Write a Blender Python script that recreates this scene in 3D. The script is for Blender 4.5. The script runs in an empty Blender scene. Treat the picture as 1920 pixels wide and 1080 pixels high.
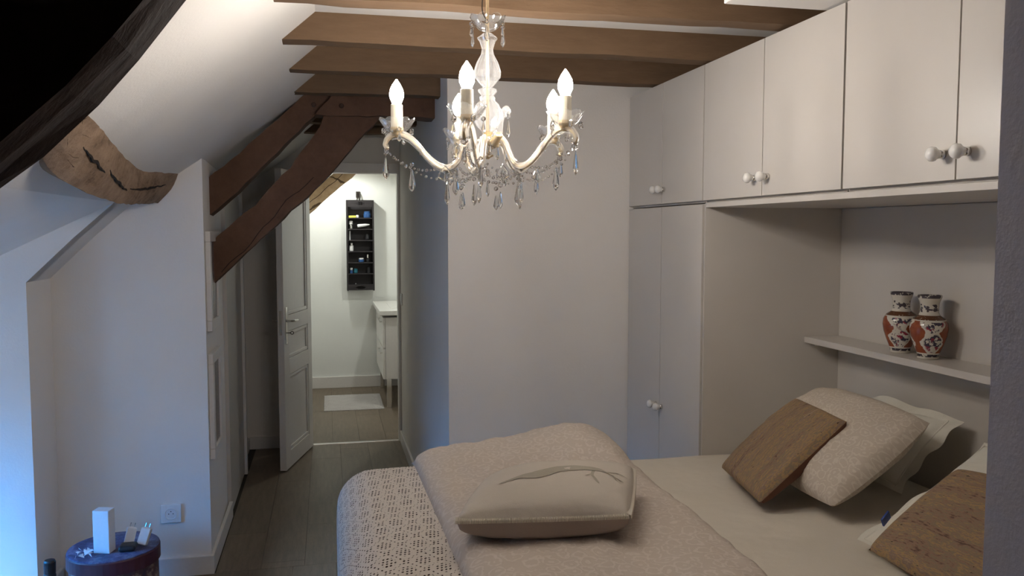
import bpy, bmesh, math, random
from mathutils import Vector, Matrix, noise
random.seed(4)
PI = math.pi
SC = bpy.context.scene
COL = SC.collection

# ------------------------------------------------------------------ camera, sky, exposure
YAW = math.radians(12.6); PITCH = math.atan(106/1550)
cam_data = bpy.data.cameras.new('camera')
cam_data.sensor_width = 36; cam_data.lens = 1550*36/1920; cam_data.clip_start = .02
cam = bpy.data.objects.new('camera', cam_data); COL.objects.link(cam)
cam.location = (0, 0, 1.5)
cam.rotation_euler = (PI/2-PITCH, 0, -YAW)
SC.camera = cam
SC.view_settings.view_transform = 'Standard'; SC.view_settings.look = 'None'
SC.view_settings.gamma = 1; SC.view_settings.use_curve_mapping = False
SC.view_settings.exposure = 0.12
BULB = 240.0          # candle bulbs of the chandelier
BULB_COL = (1.0, .925, .85)
SKY = 60.0             # dusk sky seen by the dormer window
BATH = 4.8            # bathroom ceiling lamp
world = bpy.data.worlds.new('dusk'); SC.world = world; world.use_nodes = True
wn = world.node_tree.nodes; wl = world.node_tree.links
bg = wn['Background']; bg.inputs['Strength'].default_value = SKY
tcw = wn.new('ShaderNodeTexCoord'); sepw = wn.new('ShaderNodeSeparateXYZ'); rw = wn.new('ShaderNodeValToRGB')
wl.new(tcw.outputs['Generated'], sepw.inputs[0]); wl.new(sepw.outputs['Z'], rw.inputs[0]); wl.new(rw.outputs[0], bg.inputs['Color'])
rw.color_ramp.elements[0].color = (.002, .006, .012, 1); rw.color_ramp.elements[0].position = 0.0
hz = rw.color_ramp.elements.new(.03); hz.color = (.006, .125, .42, 1)
rw.color_ramp.elements[1].color = (.010, .215, .66, 1); rw.color_ramp.elements[1].position = .5

# ------------------------------------------------------------------ materials
class NT:
    def __init__(s, name):
        s.m = bpy.data.materials.new(name); s.m.use_nodes = True
        s.n = s.m.node_tree.nodes; s.l = s.m.node_tree.links
        s.b = s.n['Principled BSDF']; s.out = s.n['Material Output']
    def node(s, t, **k):
        x = s.n.new(t)
        for a, v in k.items():
            if a in x.inputs.keys() if hasattr(x.inputs, 'keys') else False: pass
            setattr(x, a, v)
        return x
    def link(s, a, b): s.l.new(a, b)
    def coord(s, kind='Object', scale=(1, 1, 1), rot=(0, 0, 0)):
        t = s.n.new('ShaderNodeTexCoord'); mp = s.n.new('ShaderNodeMapping')
        mp.inputs['Scale'].default_value = scale; mp.inputs['Rotation'].default_value = rot
        s.l.new(t.outputs[kind], mp.inputs[0]); return mp.outputs[0]
    def noise(s, v, scale, detail=4, rough=.55):
        x = s.n.new('ShaderNodeTexNoise'); x.inputs['Scale'].default_value = scale
        x.inputs['Detail'].default_value = detail; x.inputs['Roughness'].default_value = rough
        s.l.new(v, x.inputs['Vector']); return x.outputs['Fac']
    def ramp(s, f, stops, interp='LINEAR'):
        x = s.n.new('ShaderNodeValToRGB'); x.color_ramp.interpolation = interp
        e = x.color_ramp.elements
        rgba = lambda c: (c, c, c, 1) if isinstance(c, (int, float)) else (*c[:3], 1)
        e[1].position = stops[-1][0]; e[1].color = rgba(stops[-1][1]); e[0].position = stops[0][0]; e[0].color = rgba(stops[0][1])
        for p, c in stops[1:-1]: e.new(p).color = rgba(c)
        s.l.new(f, x.inputs[0]); return x.outputs[0]
    def mix(s, f, a, b, mode='MIX'):
        x = s.n.new('ShaderNodeMix'); x.data_type = 'RGBA'; x.blend_type = mode
        for i, v in ((0, f), (6, a), (7, b)):
            if isinstance(v, (int, float)): x.inputs[i].default_value = v
            elif isinstance(v, tuple): x.inputs[i].default_value = (*v, 1)
            else: s.l.new(v, x.inputs[i])
        return x.outputs[2]
    def math(s, op, a, b=0., c=0.):
        x = s.n.new('ShaderNodeMath'); x.operation = op
        for i, v in ((0, a), (1, b), (2, c)):
            if isinstance(v, (int, float)): x.inputs[i].default_value = v
            else: s.l.new(v, x.inputs[i])
        return x.outputs[0]
    def bump(s, h, strength, dist=.002):
        x = s.n.new('ShaderNodeBump'); x.inputs['Strength'].default_value = strength; x.inputs['Distance'].default_value = dist
        s.l.new(h, x.inputs['Height']); s.l.new(x.outputs[0], s.b.inputs['Normal'])
    def set(s, color=None, rough=None, metal=None, **k):
        for key, v in (('Base Color', color), ('Roughness', rough), ('Metallic', metal)):
            if v is None: continue
            if isinstance(v, tuple): s.b.inputs[key].default_value = (*v, 1)
            elif isinstance(v, (int, float)): s.b.inputs[key].default_value = v
            else: s.l.new(v, s.b.inputs[key])
        for key, v in k.items(): s.b.inputs[key.replace('_', ' ')].default_value = v
        return s.m

def plain(name, col, rough=.5, metal=0., nscale=60, amt=.06, bump=.1, spec=.5):
    t = NT(name); v = t.coord(); n = t.noise(v, nscale)
    c = t.mix(n, tuple(x*(1-amt) for x in col), tuple(min(1, x*(1+amt)) for x in col))
    if bump: t.bump(n, bump)
    t.b.inputs['Specular IOR Level'].default_value = spec
    return t.set(c, rough, metal)

def plaster(name, col):
    t = NT(name); v = t.coord()
    n = t.noise(v, 3.5, 4); f = t.noise(v, 130, 3)
    c = t.mix(n, tuple(x*.95 for x in col), tuple(min(1, x*1.04) for x in col))
    t.bump(t.math('ADD', t.math('MULTIPLY', n, 3.), f), .18, .004)
    t.b.inputs['Specular IOR Level'].default_value = .15
    return t.set(c, .85)

def timber(name, dark, mid, light, along=(1, 8, 8), crack=True):
    t = NT(name); v = t.coord('Object', along)
    n = t.noise(v, 3, 6, .6); n2 = t.noise(v, 14, 5, .65)
    f = t.math('ADD', t.math('MULTIPLY', n, .6), t.math('MULTIPLY', n2, .4))
    c = t.ramp(f, [(.3, dark), (.5, mid), (.72, light)])
    if crack:
        w = t.n.new('ShaderNodeTexWave'); w.inputs['Scale'].default_value = 1.1; w.inputs['Distortion'].default_value = 9
        w.inputs['Detail'].default_value = 4; w.inputs['Detail Scale'].default_value = 1.4; w.bands_direction = 'Z'; t.l.new(v, w.inputs['Vector'])
        k = t.ramp(w.outputs['Fac'], [(0, 0.), (.012, 0.), (.03, 1.)])
        c = t.mix(k, tuple(x*.35 for x in dark), c); f = t.math('ADD', f, t.math('MULTIPLY', k, .35))
    t.bump(f, .5, .008); t.b.inputs['Specular IOR Level'].default_value = .2
    return t.set(c, .8)

M = {}
M['wall'] = plaster('wall_plaster', (.84, .80, .75))
M['ceil'] = plaster('ceiling_plaster', (.74, .71, .67))
M['bathwall'] = plaster('bathroom_plaster', (.82, .83, .80))
M['trim'] = plain('white_gloss_trim', (.74, .71, .68), .35, bump=.03)
M['cab'] = plain('cabinet_lacquer', (.61, .57, .52), .32, nscale=8, amt=.03, bump=.02)
M['gap'] = plain('door_gap_shade', (.07, .06, .055), .8)  # shade inside the cupboard door joints, given as a dark colour
M['joist'] = timber('painted_joist', (.122, .074, .042), (.150, .094, .055), (.180, .113, .067), (1, 5, 5), False)
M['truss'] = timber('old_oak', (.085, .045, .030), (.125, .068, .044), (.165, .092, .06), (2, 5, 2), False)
M['dark'] = timber('dark_shaded_oak', (.03, .016, .012), (.06, .034, .025), (.10, .058, .042), (2, 4, 2), False)  # darker copy of the truss oak, with the near truss's shade in the colour
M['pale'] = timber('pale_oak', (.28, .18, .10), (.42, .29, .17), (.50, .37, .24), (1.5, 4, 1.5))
def purlin_mat():
    t = NT('weathered_purlin'); v = t.coord('Object', (4, 1.4, 4)); v1 = t.coord('Object', (1, 1, 1))
    n = t.noise(v, 4, 8, .68); n2 = t.noise(v1, 30, 6, .7)
    c = t.ramp(t.math('ADD', t.math('MULTIPLY', n, .6), t.math('MULTIPLY', n2, .4)), [(.34, (.12, .075, .05)), (.46, (.27, .185, .125)), (.62, (.37, .26, .18))])
    x = t.n.new('ShaderNodeTexVoronoi'); x.feature = 'DISTANCE_TO_EDGE'; x.inputs['Scale'].default_value = 5
    nn = t.n.new('ShaderNodeTexNoise'); nn.inputs['Scale'].default_value = 9; t.l.new(v1, nn.inputs['Vector'])
    t.l.new(t.mix(.13, v, nn.outputs['Color'], 'ADD'), x.inputs['Vector'])
    k = t.ramp(x.outputs['Distance'], [(0, .0), (.006, .0), (.014, 1.)])
    k = t.mix(t.ramp(t.noise(v1, 6.1), [(.60, 0.), (.64, 1.)]), (1, 1, 1), k)
    c = t.mix(k, (.05, .025, .015), c)
    t.bump(t.math('ADD', n2, k), .8, .008); t.b.inputs['Specular IOR Level'].default_value = .15
    return t.set(c, .9)
M['purlin'] = purlin_mat()
M['crack'] = plain('crack_dark', (.012, .006, .004), .95)
def floor_mat():
    t = NT('oak_laminate'); oi = t.n.new('ShaderNodeObjectInfo')
    v = t.coord('Object', (9, 1.1, 1)); n = t.noise(v, 5, 7, .6); n2 = t.noise(v, 26, 4, .6)
    f = t.math('ADD', t.math('MULTIPLY', n, .7), t.math('MULTIPLY', n2, .3))
    c = t.ramp(f, [(.35, (.125, .092, .062)), (.52, (.175, .132, .092)), (.68, (.225, .172, .122))])
    c = t.mix(1., c, t.ramp(oi.outputs['Random'], [(0, .88), (1, 1.08)]), 'MULTIPLY')
    t.bump(f, .08, .001)
    return t.set(c, t.ramp(n, [(0, .38), (1, .5)]))
M['floor'] = floor_mat()
M['slab'] = plain('screed', (.05, .04, .03), .9)
M['chrome'] = plain('chrome', (.75, .74, .72), .15, 1., bump=0)
M['brass'] = plain('antique_gold', (.80, .64, .40), .35, .8, bump=0)
M['metal_dark'] = plain('dark_metal', (.06, .05, .045), .4, .8, bump=0)
M['porcelain'] = plain('white_porcelain', (.82, .80, .76), .15, bump=0)
M['plastic'] = plain('white_plastic', (.80, .80, .80), .4, bump=0)
M['black'] = plain('black_plastic', (.012, .012, .015), .45)
M['blackwood'] = plain('black_stained_wood', (.018, .014, .016), .6)
M['candle'] = plain('ivory_candle_sleeve', (.85, .78, .62), .5, bump=0)
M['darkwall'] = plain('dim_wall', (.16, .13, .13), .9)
M['panelgrey'] = plaster('grey_partition', (.60, .56, .60))  # slightly mauve grey tone of the near partition
def emis(name, col, st):
    t = NT(name); e = t.n.new('ShaderNodeEmission'); e.inputs[0].default_value = (*col, 1); e.inputs[1].default_value = st
    t.l.new(e.outputs[0], t.out.inputs[0]); return t.m
M['bulb'] = emis('lit_bulb', BULB_COL, BULB)
M['bathlamp'] = emis('lit_diffuser', (.96, 1., .95), 30)
def thin_glass(name, rate=.35, tint=(1, 1, 1), rough=.02, body=.0):
    t = NT(name); tr = t.n.new('ShaderNodeBsdfTransparent'); tr.inputs[0].default_value = (*tint, 1)
    g = t.n.new('ShaderNodeBsdfGlossy'); g.inputs['Roughness'].default_value = rough
    lw = t.n.new('ShaderNodeLayerWeight'); lw.inputs[0].default_value = .5
    fc = t.math('ADD', t.math('MULTIPLY', t.math('POWER', lw.outputs['Facing'], 2.2), rate*1.9), .06)
    mx = t.n.new('ShaderNodeMixShader'); t.l.new(fc, mx.inputs[0]); t.l.new(tr.outputs[0], mx.inputs[1]); t.l.new(g.outputs[0], mx.inputs[2])
    o = mx.outputs[0]
    if body:
        d = t.n.new('ShaderNodeBsdfTranslucent'); d.inputs[0].default_value = (.95, .95, .95, 1)
        m2 = t.n.new('ShaderNodeMixShader'); m2.inputs[0].default_value = body; t.l.new(o, m2.inputs[1]); t.l.new(d.outputs[0], m2.inputs[2]); o = m2.outputs[0]
    t.l.new(o, t.out.inputs[0]); return t.m
M['glass'] = thin_glass('clear_glass', .38, (.97, .97, .97), .02, .008)
M['armglass'] = thin_glass('frosted_arm_glass', .5, (.97, .96, .94), .12, .38)
M['stemglass'] = thin_glass('cut_glass', .46, (.93, .93, .93), .03, .13)
M['pane'] = thin_glass('window_pane', .12)
def crystal():
    t = NT('crystal'); g = t.n.new('ShaderNodeBsdfGlass'); g.inputs['IOR'].default_value = 1.6; g.inputs['Roughness'].default_value = 0.0
    tr = t.n.new('ShaderNodeBsdfTransparent'); mx = t.n.new('ShaderNodeMixShader'); mx.inputs[0].default_value = .08
    t.l.new(g.outputs[0], mx.inputs[1]); t.l.new(tr.outputs[0], mx.inputs[2]); t.l.new(mx.outputs[0], t.out.inputs[0]); return t.m
M['crystal'] = crystal()

def uvcoord(t, scale=1.):
    x = t.n.new('ShaderNodeTexCoord'); mp = t.n.new('ShaderNodeMapping'); mp.inputs['Scale'].default_value = (scale,)*3
    t.l.new(x.outputs['UV'], mp.inputs[0]); return mp.outputs[0]
def lace_mat():
    t = NT('crochet_lace'); v = uvcoord(t)
    s = t.n.new('ShaderNodeSeparateXYZ'); t.l.new(v, s.inputs[0]); u, w = s.outputs[0], s.outputs[1]
    S = lambda a, p, ph=0.: t.math('SINE', t.math('ADD', t.math('MULTIPLY', a, 2*PI/p), ph))
    w0 = t.math('ADD', w, t.math('MULTIPLY', t.math('SUBTRACT', t.noise(v, 9, 2), .5), .03))
    a = t.math('ADD', u, t.math('MULTIPLY', w0, .8)); b = t.math('SUBTRACT', u, t.math('MULTIPLY', w0, .8))
    nz = t.noise(v, 70, 2)
    holes = t.math('MULTIPLY', S(a, .024), S(b, .017))
    holes = t.math('ADD', holes, t.math('MULTIPLY', t.math('SUBTRACT', nz, .5), 1.3))
    hk = t.ramp(holes, [(.36, 0.), (.48, 1.)])
    sa, sb = S(a, .17), S(b, .17); big = t.math('MULTIPLY', sa, sb)
    bk = t.ramp(t.math('MULTIPLY_ADD', big, .5, .5), [(.0, .9), (.2, 1.), (.26, .0), (.43, .0), (.465, 1.), (.535, 1.), (.57, 0.), (.73, .0), (.80, 1.)])
    k = t.math('MULTIPLY', hk, bk)
    f = t.noise(v, 400, 2)
    c = t.mix(f, (.70, .63, .56), (.82, .76, .69))
    c = t.mix(k, c, (.035, .022, .015))
    t.bump(t.math('SUBTRACT', t.math('MULTIPLY', f, .3), k), .7, .004)
    t.b.inputs['Specular IOR Level'].default_value = .1
    return t.set(c, .95)
M['lace'] = lace_mat()
def damask(name, base, motif, scale=1.):
    t = NT(name); v = uvcoord(t, scale)
    nn = t.n.new('ShaderNodeTexNoise'); nn.inputs['Scale'].default_value = 24; t.l.new(v, nn.inputs['Vector'])
    vv = t.mix(.035, v, nn.outputs['Color'], 'ADD')
    x = t.n.new('ShaderNodeTexVoronoi'); x.inputs['Scale'].default_value = 25; x.inputs['Randomness'].default_value = .6; t.l.new(vv, x.inputs['Vector'])
    r = t.math('SINE', t.math('MULTIPLY', x.outputs['Distance'], 17.))
    k = t.ramp(t.math('ADD', r, t.math('MULTIPLY', t.math('SUBTRACT', t.noise(v, 110, 3), .5), 3.2)), [(.30, 0.), (.70, 1.)])
    f = t.noise(v, 500, 2); fold = t.noise(v, 7, 3)
    c = t.mix(t.math('MULTIPLY', k, .65), base, motif)
    t.bump(t.math('ADD', t.math('MULTIPLY', f, .25), t.math('ADD', t.math('MULTIPLY', fold, 4.), t.math('MULTIPLY', k, .3))), .35, .006)
    t.b.inputs['Specular IOR Level'].default_value = .15
    return t.set(c, .85)
M['damask'] = damask('beige_floral_duvet', (.64, .555, .475), (.75, .67, .59))
M['damask2'] = damask('beige_floral_pillowcase', (.58, .50, .41), (.70, .63, .53), 1.5)
def cloth(name, col, amt=.05, wr=5, st=.35):
    t = NT(name); v = t.coord(); f = t.noise(v, 420, 2); w = t.noise(v, wr, 3)
    c = t.mix(f, tuple(x*(1-amt) for x in col), tuple(x*(1+amt) for x in col))
    t.bump(t.math('ADD', t.math('MULTIPLY', f, .2), t.math('MULTIPLY', w, 4.)), st, .008)
    t.b.inputs['Specular IOR Level'].default_value = .12
    return t.set(c, .9)
M['sheet'] = cloth('cream_sheet', (.72, .66, .56))
M['whitepillow'] = cloth('white_cotton', (.74, .71, .62), wr=9, st=.5)
M['felt'] = cloth('cream_felt', (.66, .60, .52), .04, 8, .3)
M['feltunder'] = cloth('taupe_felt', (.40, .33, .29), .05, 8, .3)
M['motif'] = cloth('grey_applique', (.46, .42, .34), .05)
M['stitch'] = cloth('stitch_yarn', (.74, .68, .58))
def striped():
    t = NT('raw_silk_stripes'); v = uvcoord(t)
    s = t.n.new('ShaderNodeMapping'); s.inputs['Scale'].default_value = (1, .05, 1); t.l.new(v, s.inputs[0])
    n0 = t.noise(s.outputs[0], 26, 3, .55); sf = t.n.new('ShaderNodeMapping'); sf.inputs['Scale'].default_value = (1, .22, 1); t.l.new(v, sf.inputs[0])
    n = t.math('ADD', t.math('MULTIPLY', n0, .6), t.math('MULTIPLY', t.noise(sf.outputs[0], 190, 3, .6), .4))
    c = t.ramp(n, [(.37, (.12, .07, .05)), (.43, (.29, .18, .12)), (.475, (.22, .175, .12)), (.52, (.38, .24, .11)), (.56, (.22, .155, .125)), (.64, (.40, .28, .165))])
    s2 = t.n.new('ShaderNodeMapping'); s2.inputs['Scale'].default_value = (1, .35, 1); t.l.new(v, s2.inputs[0])
    k = t.ramp(t.noise(s2.outputs[0], 120, 3, .6), [(.66, 0.), (.70, 1.)])
    c = t.mix(k, c, (.035, .02, .015))
    t.bump(n, .9, .006); t.b.inputs['Specular IOR Level'].default_value = .2
    return t.set(c, .8)
M['stripes'] = striped()
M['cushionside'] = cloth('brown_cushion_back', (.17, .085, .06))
def vase_mat():
    t = NT('painted_porcelain'); tc = t.n.new('ShaderNodeTexCoord'); s = t.n.new('ShaderNodeSeparateXYZ'); t.l.new(tc.outputs['Object'], s.inputs[0])
    z = s.outputs[2]; v = tc.outputs['Object']
    ang = t.math('ARCTAN2', s.outputs[1], s.outputs[0])
    fine = t.noise(v, 190, 3, .6); mid = t.noise(v, 75, 4, .6)
    band = lambda a, b: t.math('MULTIPLY', t.math('GREATER_THAN', z, a), t.math('LESS_THAN', z, b))
    white = (.64, .59, .50)
    # brown figure panels that narrow and widen down the body
    w = t.math('ADD', t.math('SINE', t.math('MULTIPLY_ADD', ang, 3., .5)), t.math('MULTIPLY', t.math('SINE', t.math('MULTIPLY', z, 95.)), .55))
    w = t.math('ADD', w, t.math('MULTIPLY', t.math('SUBTRACT', t.noise(v, 34, 3), .5), 1.6))
    fig = t.math('MULTIPLY', t.ramp(w, [(.12, 0.), (.16, 1.)]), band(.020, .118))
    c = t.mix(fig, white, t.mix(t.noise(v, 60, 3), (.20, .030, .015), (.33, .10, .035)))
    flo = t.math('MULTIPLY', t.math('MULTIPLY', t.ramp(t.math('MULTIPLY', w, -1.), [(.15, 0.), (.4, 1.)]), t.math('GREATER_THAN', mid, .50)), band(.022, .115))
    c = t.mix(flo, c, t.mix(t.math('GREATER_THAN', t.noise(v, 40), .56), (.055, .045, .07), (.28, .035, .06)))
    for a, b, col, thr in ((.008, .016, (.05, .04, .05), .45), (.121, .134, (.12, .05, .025), .33), (.143, .168, (.07, .055, .065), .52), (.186, .195, (.07, .055, .065), .42)):
        k = t.math('MULTIPLY', band(a, b), t.math('GREATER_THAN', mid if thr > .4 else fine, thr)); c = t.mix(k, c, col)
    return t.set(c, .12)
M['vase'] = vase_mat()
def hat_mat(name, a, b, c3):
    t = NT(name); v = t.coord(); n = t.noise(v, 24, 6, .7)
    return t.set(t.ramp(n, [(.38, a), (.5, b), (.62, c3)]), .5)
M['hatside'] = hat_mat('floral_paper', (.05, .03, .05), (.11, .05, .045), (.36, .27, .2))
M['hattop'] = hat_mat('floral_lid_skylit', (.04, .04, .09), (.07, .07, .16), (.17, .18, .27))  # dark print with the blue window light on the lid mixed into its colours
M['hatrim'] = plain('plum_rim', (.07, .018, .03), .5)
def rug_mat():
    t = NT('bath_rug_pile'); v = t.coord(); n = t.noise(v, 90, 4); w = t.noise(v, 14, 3)
    t.bump(n, 1., .01); return t.set(t.mix(w, (.42, .39, .37), (.52, .49, .47)), .95)
M['rug'] = rug_mat()
M['blue'] = plain('blue_plastic', (.02, .06, .28), .4)
M['rugedge'] = plain('rug_hem', (.40, .37, .35), .9)
M['frameglass'] = plain('grey_print', (.20, .17, .18), .25, nscale=300, amt=.3, bump=.3)

# ------------------------------------------------------------------ mesh helpers
def box(bm, a, b, bev=0.):
    x0, y0, z0 = a; x1, y1, z1 = b
    vs = [bm.verts.new(p) for p in ((x0,y0,z0),(x1,y0,z0),(x1,y1,z0),(x0,y1,z0),(x0,y0,z1),(x1,y0,z1),(x1,y1,z1),(x0,y1,z1))]
    fs = [bm.faces.new([vs[i] for i in f]) for f in ((3,2,1,0),(4,5,6,7),(0,1,5,4),(1,2,6,5),(2,3,7,6),(3,0,4,7))]
    if bev:
        es = list({e for f in fs for e in f.edges})
        bmesh.ops.bevel(bm, geom=es, offset=bev, segments=2, affect='EDGES', profile=.5)
    return bm
def boxm(a, b, bev=0.): return box(bmesh.new(), a, b, bev)
def prism(pts, axis, c0, c1, bm=None):
    """polygon pts in the plane across axis, pulled from c0 to c1"""
    bm = bm or bmesh.new()
    def P(p, c): return (p[0], c, p[1]) if axis == 'y' else ((c, p[0], p[1]) if axis == 'x' else (p[0], p[1], c))
    A = [bm.verts.new(P(p, c0)) for p in pts]; B = [bm.verts.new(P(p, c1)) for p in pts]
    fs = [bm.faces.new(A), bm.faces.new(B[::-1])]
    for i in range(len(pts)):
        j = (i+1) % len(pts); fs.append(bm.faces.new((A[j], A[i], B[i], B[j])))
    bmesh.ops.recalc_face_normals(bm, faces=fs)
    return bm
def lathe(bm, prof, c=(0, 0, 0), seg=20, flute=0., nfl=0):
    rings = []
    for r, z in prof:
        ring = []
        for i in range(seg):
            a = 2*PI*i/seg; rr = r*(1+flute*math.cos(nfl*a)) if nfl else r
            ring.append(bm.verts.new((c[0]+rr*math.cos(a), c[1]+rr*math.sin(a), c[2]+z)))
        rings.append(ring)
    for k in range(len(rings)-1):
        for i in range(seg):
            j = (i+1) % seg
            bm.faces.new((rings[k][i], rings[k][j], rings[k+1][j], rings[k+1][i]))
    bm.faces.new(rings[0][::-1]); bm.faces.new(rings[-1])
    return bm
def tube(bm, pts, r, seg=8, closed=False):
    pts = [Vector(p) for p in pts]; n = len(pts); rr = r if isinstance(r, (list, tuple)) else [r]*n
    rings = []; up = None
    for i, p in enumerate(pts):
        a = pts[(i-1) % n if closed else max(i-1, 0)]; b = pts[(i+1) % n if closed else min(i+1, n-1)]
        t = (b-a).normalized()
        if up is None: up = Vector((0, 0, 1)) if abs(t.z) < .9 else Vector((1, 0, 0))
        s = t.cross(up).normalized(); up = s.cross(t).normalized()
        rings.append([bm.verts.new(p+rr[i]*(math.cos(2*PI*k/seg)*s+math.sin(2*PI*k/seg)*up)) for k in range(seg)])
    for i in range(n if closed else n-1):
        A, B = rings[i], rings[(i+1) % n]
        for k in range(seg):
            j = (k+1) % seg; bm.faces.new((A[k], A[j], B[j], B[k]))
    if not closed: bm.faces.new(rings[0][::-1]); bm.faces.new(rings[-1])
    return bm
def rot_bm(bm, mat): bmesh.ops.transform(bm, matrix=mat, verts=bm.verts); return bm
def smooth_line(pts, n):
    """catmull-rom resampling"""
    P = [Vector(p) for p in pts]; out = []
    for i in range(len(P)-1):
        a = P[max(i-1, 0)]; b = P[i]; c = P[i+1]; d = P[min(i+2, len(P)-1)]
        for k in range(n):
            t = k/n; out.append(.5*((2*b)+(c-a)*t+(2*a-5*b+4*c-d)*t*t+(3*b-a-3*c+d)*t**3))
    out.append(P[-1]); return out

def tag(o, label=None, cat=None, group=None, kind=None):
    if label: o['label'] = label
    if cat: o['category'] = cat
    if group: o['group'] = group
    if kind: o['kind'] = kind
    return o
def mk(name, bm, mat, root=None, smooth=False, local=False, label=None):
    """link a bmesh as one mesh object; vertices are given in world space unless local"""
    if root is not None and not local:
        r = root; off = Vector((0, 0, 0))
        while r is not None: off += r.location; r = r.parent
        bmesh.ops.translate(bm, verts=bm.verts, vec=-off)
    me = bpy.data.meshes.new(name)
    bmesh.ops.recalc_face_normals(bm, faces=bm.faces)
    bm.to_mesh(me); bm.free()
    me.materials.append(M[mat] if isinstance(mat, str) else mat)
    if smooth:
        for p in me.polygons: p.use_smooth = True
    o = bpy.data.objects.new(name, me); COL.objects.link(o)
    if root is not None: o.parent = root
    if label: o['label'] = label
    return o
def thing(name, label, cat, loc=(0, 0, 0), rot=(0, 0, 0), group=None, kind=None):
    o = bpy.data.objects.new(name, None); COL.objects.link(o); o.empty_display_size = .05
    o.location = loc; o.rotation_euler = rot
    return tag(o, label, cat, group, kind)
def struct(name, bm, mat, root=None, label=None):
    o = mk(name, bm, mat, root)
    if root is None: o['kind'] = 'structure'
    if label: o['label'] = label
    return o
def reorigin(o, c):
    """move the origin of a top-level single-mesh thing to its base"""
    o.data.transform(Matrix.Translation(-Vector(c))); o.location = c; return o
def dup(o, parent=None):
    c = o.copy(); COL.objects.link(c); c.parent = parent
    for ch in list(o.children): dup(ch, c)
    return c

# ------------------------------------------------------------------ setting
XC, YB, YD = .505, 3.51, 5.88          # passage wall, end wall, bathroom door wall
ZB, ZC = 2.10, 2.19                    # under the joists, ceiling
fl = struct('floor', boxm((-2.1, -4.2, -.12), (2.1, 8.2, -.009)), 'slab', label='grey brown oak laminate floor')
rnd = random.Random(7)
def planks(x0, x1, y0, y1, w=.19, L=1.25):
    x = x0
    while x < x1-.02:
        y = y0 - rnd.random()*L
        while y < y1:
            a, b = max(y, y0), min(y+L, y1)
            if b-a > .03: mk('plank', boxm((x+.0007, a+.0007, -.009), (min(x+w, x1)-.0007, b-.0007, 0)), 'floor', fl)
            y += L
        x += w
planks(-1.12, 1.88, 1.0, 3.745); planks(-.50, .50, 3.745, 5.885); planks(-.55, 1.4, 5.925, 8.04)
mk('plank', boxm((-2.0, 2.31, -.009), (-1.121, 3.47, 0)), 'floor', fl)
mk('threshold_bar', boxm((-.155, 5.886, -.004), (.49, 5.924, .004), .002), 'chrome', fl, label='bright metal threshold bar')
struct('ceiling', boxm((-.06, -4.2, ZC), (2.1, 8.2, ZC+.1)), 'ceil')
SL = [(-1.12, 1.306), (-.95, 1.475), (-.80, 1.612), (-.53, 1.80), (-.125, 2.102), (-.02, 2.195)]
def slope(name, prof, y0, y1, mat='ceil'):
    outer = [(x-.10, z+.12) for x, z in prof][::-1]
    return struct(name, prism(prof+outer, 'y', y0, y1), mat)
slope('ceiling_slope_near', SL, -4.2, 2.30)
slope('ceiling_slope_middle', SL[2:], 2.30, 3.47)
slope('ceiling_slope_far', SL, 3.47, 5.9)
slope('ceiling_slope_bathroom', SL, 5.9, 8.1, 'bathwall')
# dormer
dl = [(-.80, 1.612), (-1.206, 1.408), (-2.02, 1.0)]
struct('ceiling_dormer', prism(dl+[(-2.02, 1.1), (-1.206, 1.50), (-.84, 1.70)], 'y', 2.30, 3.47), 'wall')
cheek = [(-1.12, 0), (-1.12, 1.306), (-.95, 1.475), (-.80, 1.612), (-1.206, 1.408), (-2.1, .97), (-2.1, 0)]
for nm, ya, yb in (('wall_dormer_far', 3.467, 3.56), ('wall_dormer_near', 2.21, 2.303)):
    cb = prism([(-1.12, 0), (-1.12, 1.306), (-1.206, 1.408), (-2.1, .97), (-2.1, 0)], 'y', ya, yb)
    prism([(-1.12, 1.306), (-.95, 1.475), (-.80, 1.612), (-1.206, 1.408)], 'y', ya, yb, cb)
    struct(nm, cb, 'wall')
WX = -1.62
wz0, wz1, wy0, wy1 = .14, 1.13, 2.34, 3.44
bmw = bmesh.new()
box(bmw, (WX-.12, 2.30, 0), (WX, 3.47, wz0)); box(bmw, (WX-.12, 2.30, wz1), (WX, 3.47, 1.22))
box(bmw, (WX-.12, 2.30, wz0), (WX, wy0, wz1)); box(bmw, (WX-.12, wy1, wz0), (WX, 3.47, wz1))
struct('wall_window', bmw, 'wall')
win = thing('window_1', 'white framed dormer window facing the dusk sky', None, (WX-.06, 2.9, wz0), kind='structure')
bmw = bmesh.new()
for a, b in (((wy0, wz0), (wy1, wz0+.045)), ((wy0, wz1-.045), (wy1, wz1)), ((wy0, wz0+.045), (wy0+.045, wz1-.045)), ((wy1-.045, wz0+.045), (wy1, wz1-.045)), ((2.875, wz0+.045), (2.925, wz1-.045))):
    box(bmw, (WX-.085, a[0], a[1]), (WX-.035, b[0], b[1]))
mk('window_frame', bmw, 'trim', win)
mk('pane', boxm((WX-.062, wy0+.045, wz0+.045), (WX-.058, 2.875, wz1-.045)), 'pane', win)
mk('pane', boxm((WX-.062, 2.925, wz0+.045), (WX-.058, wy1-.045, wz1-.045)), 'pane', win)
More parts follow.
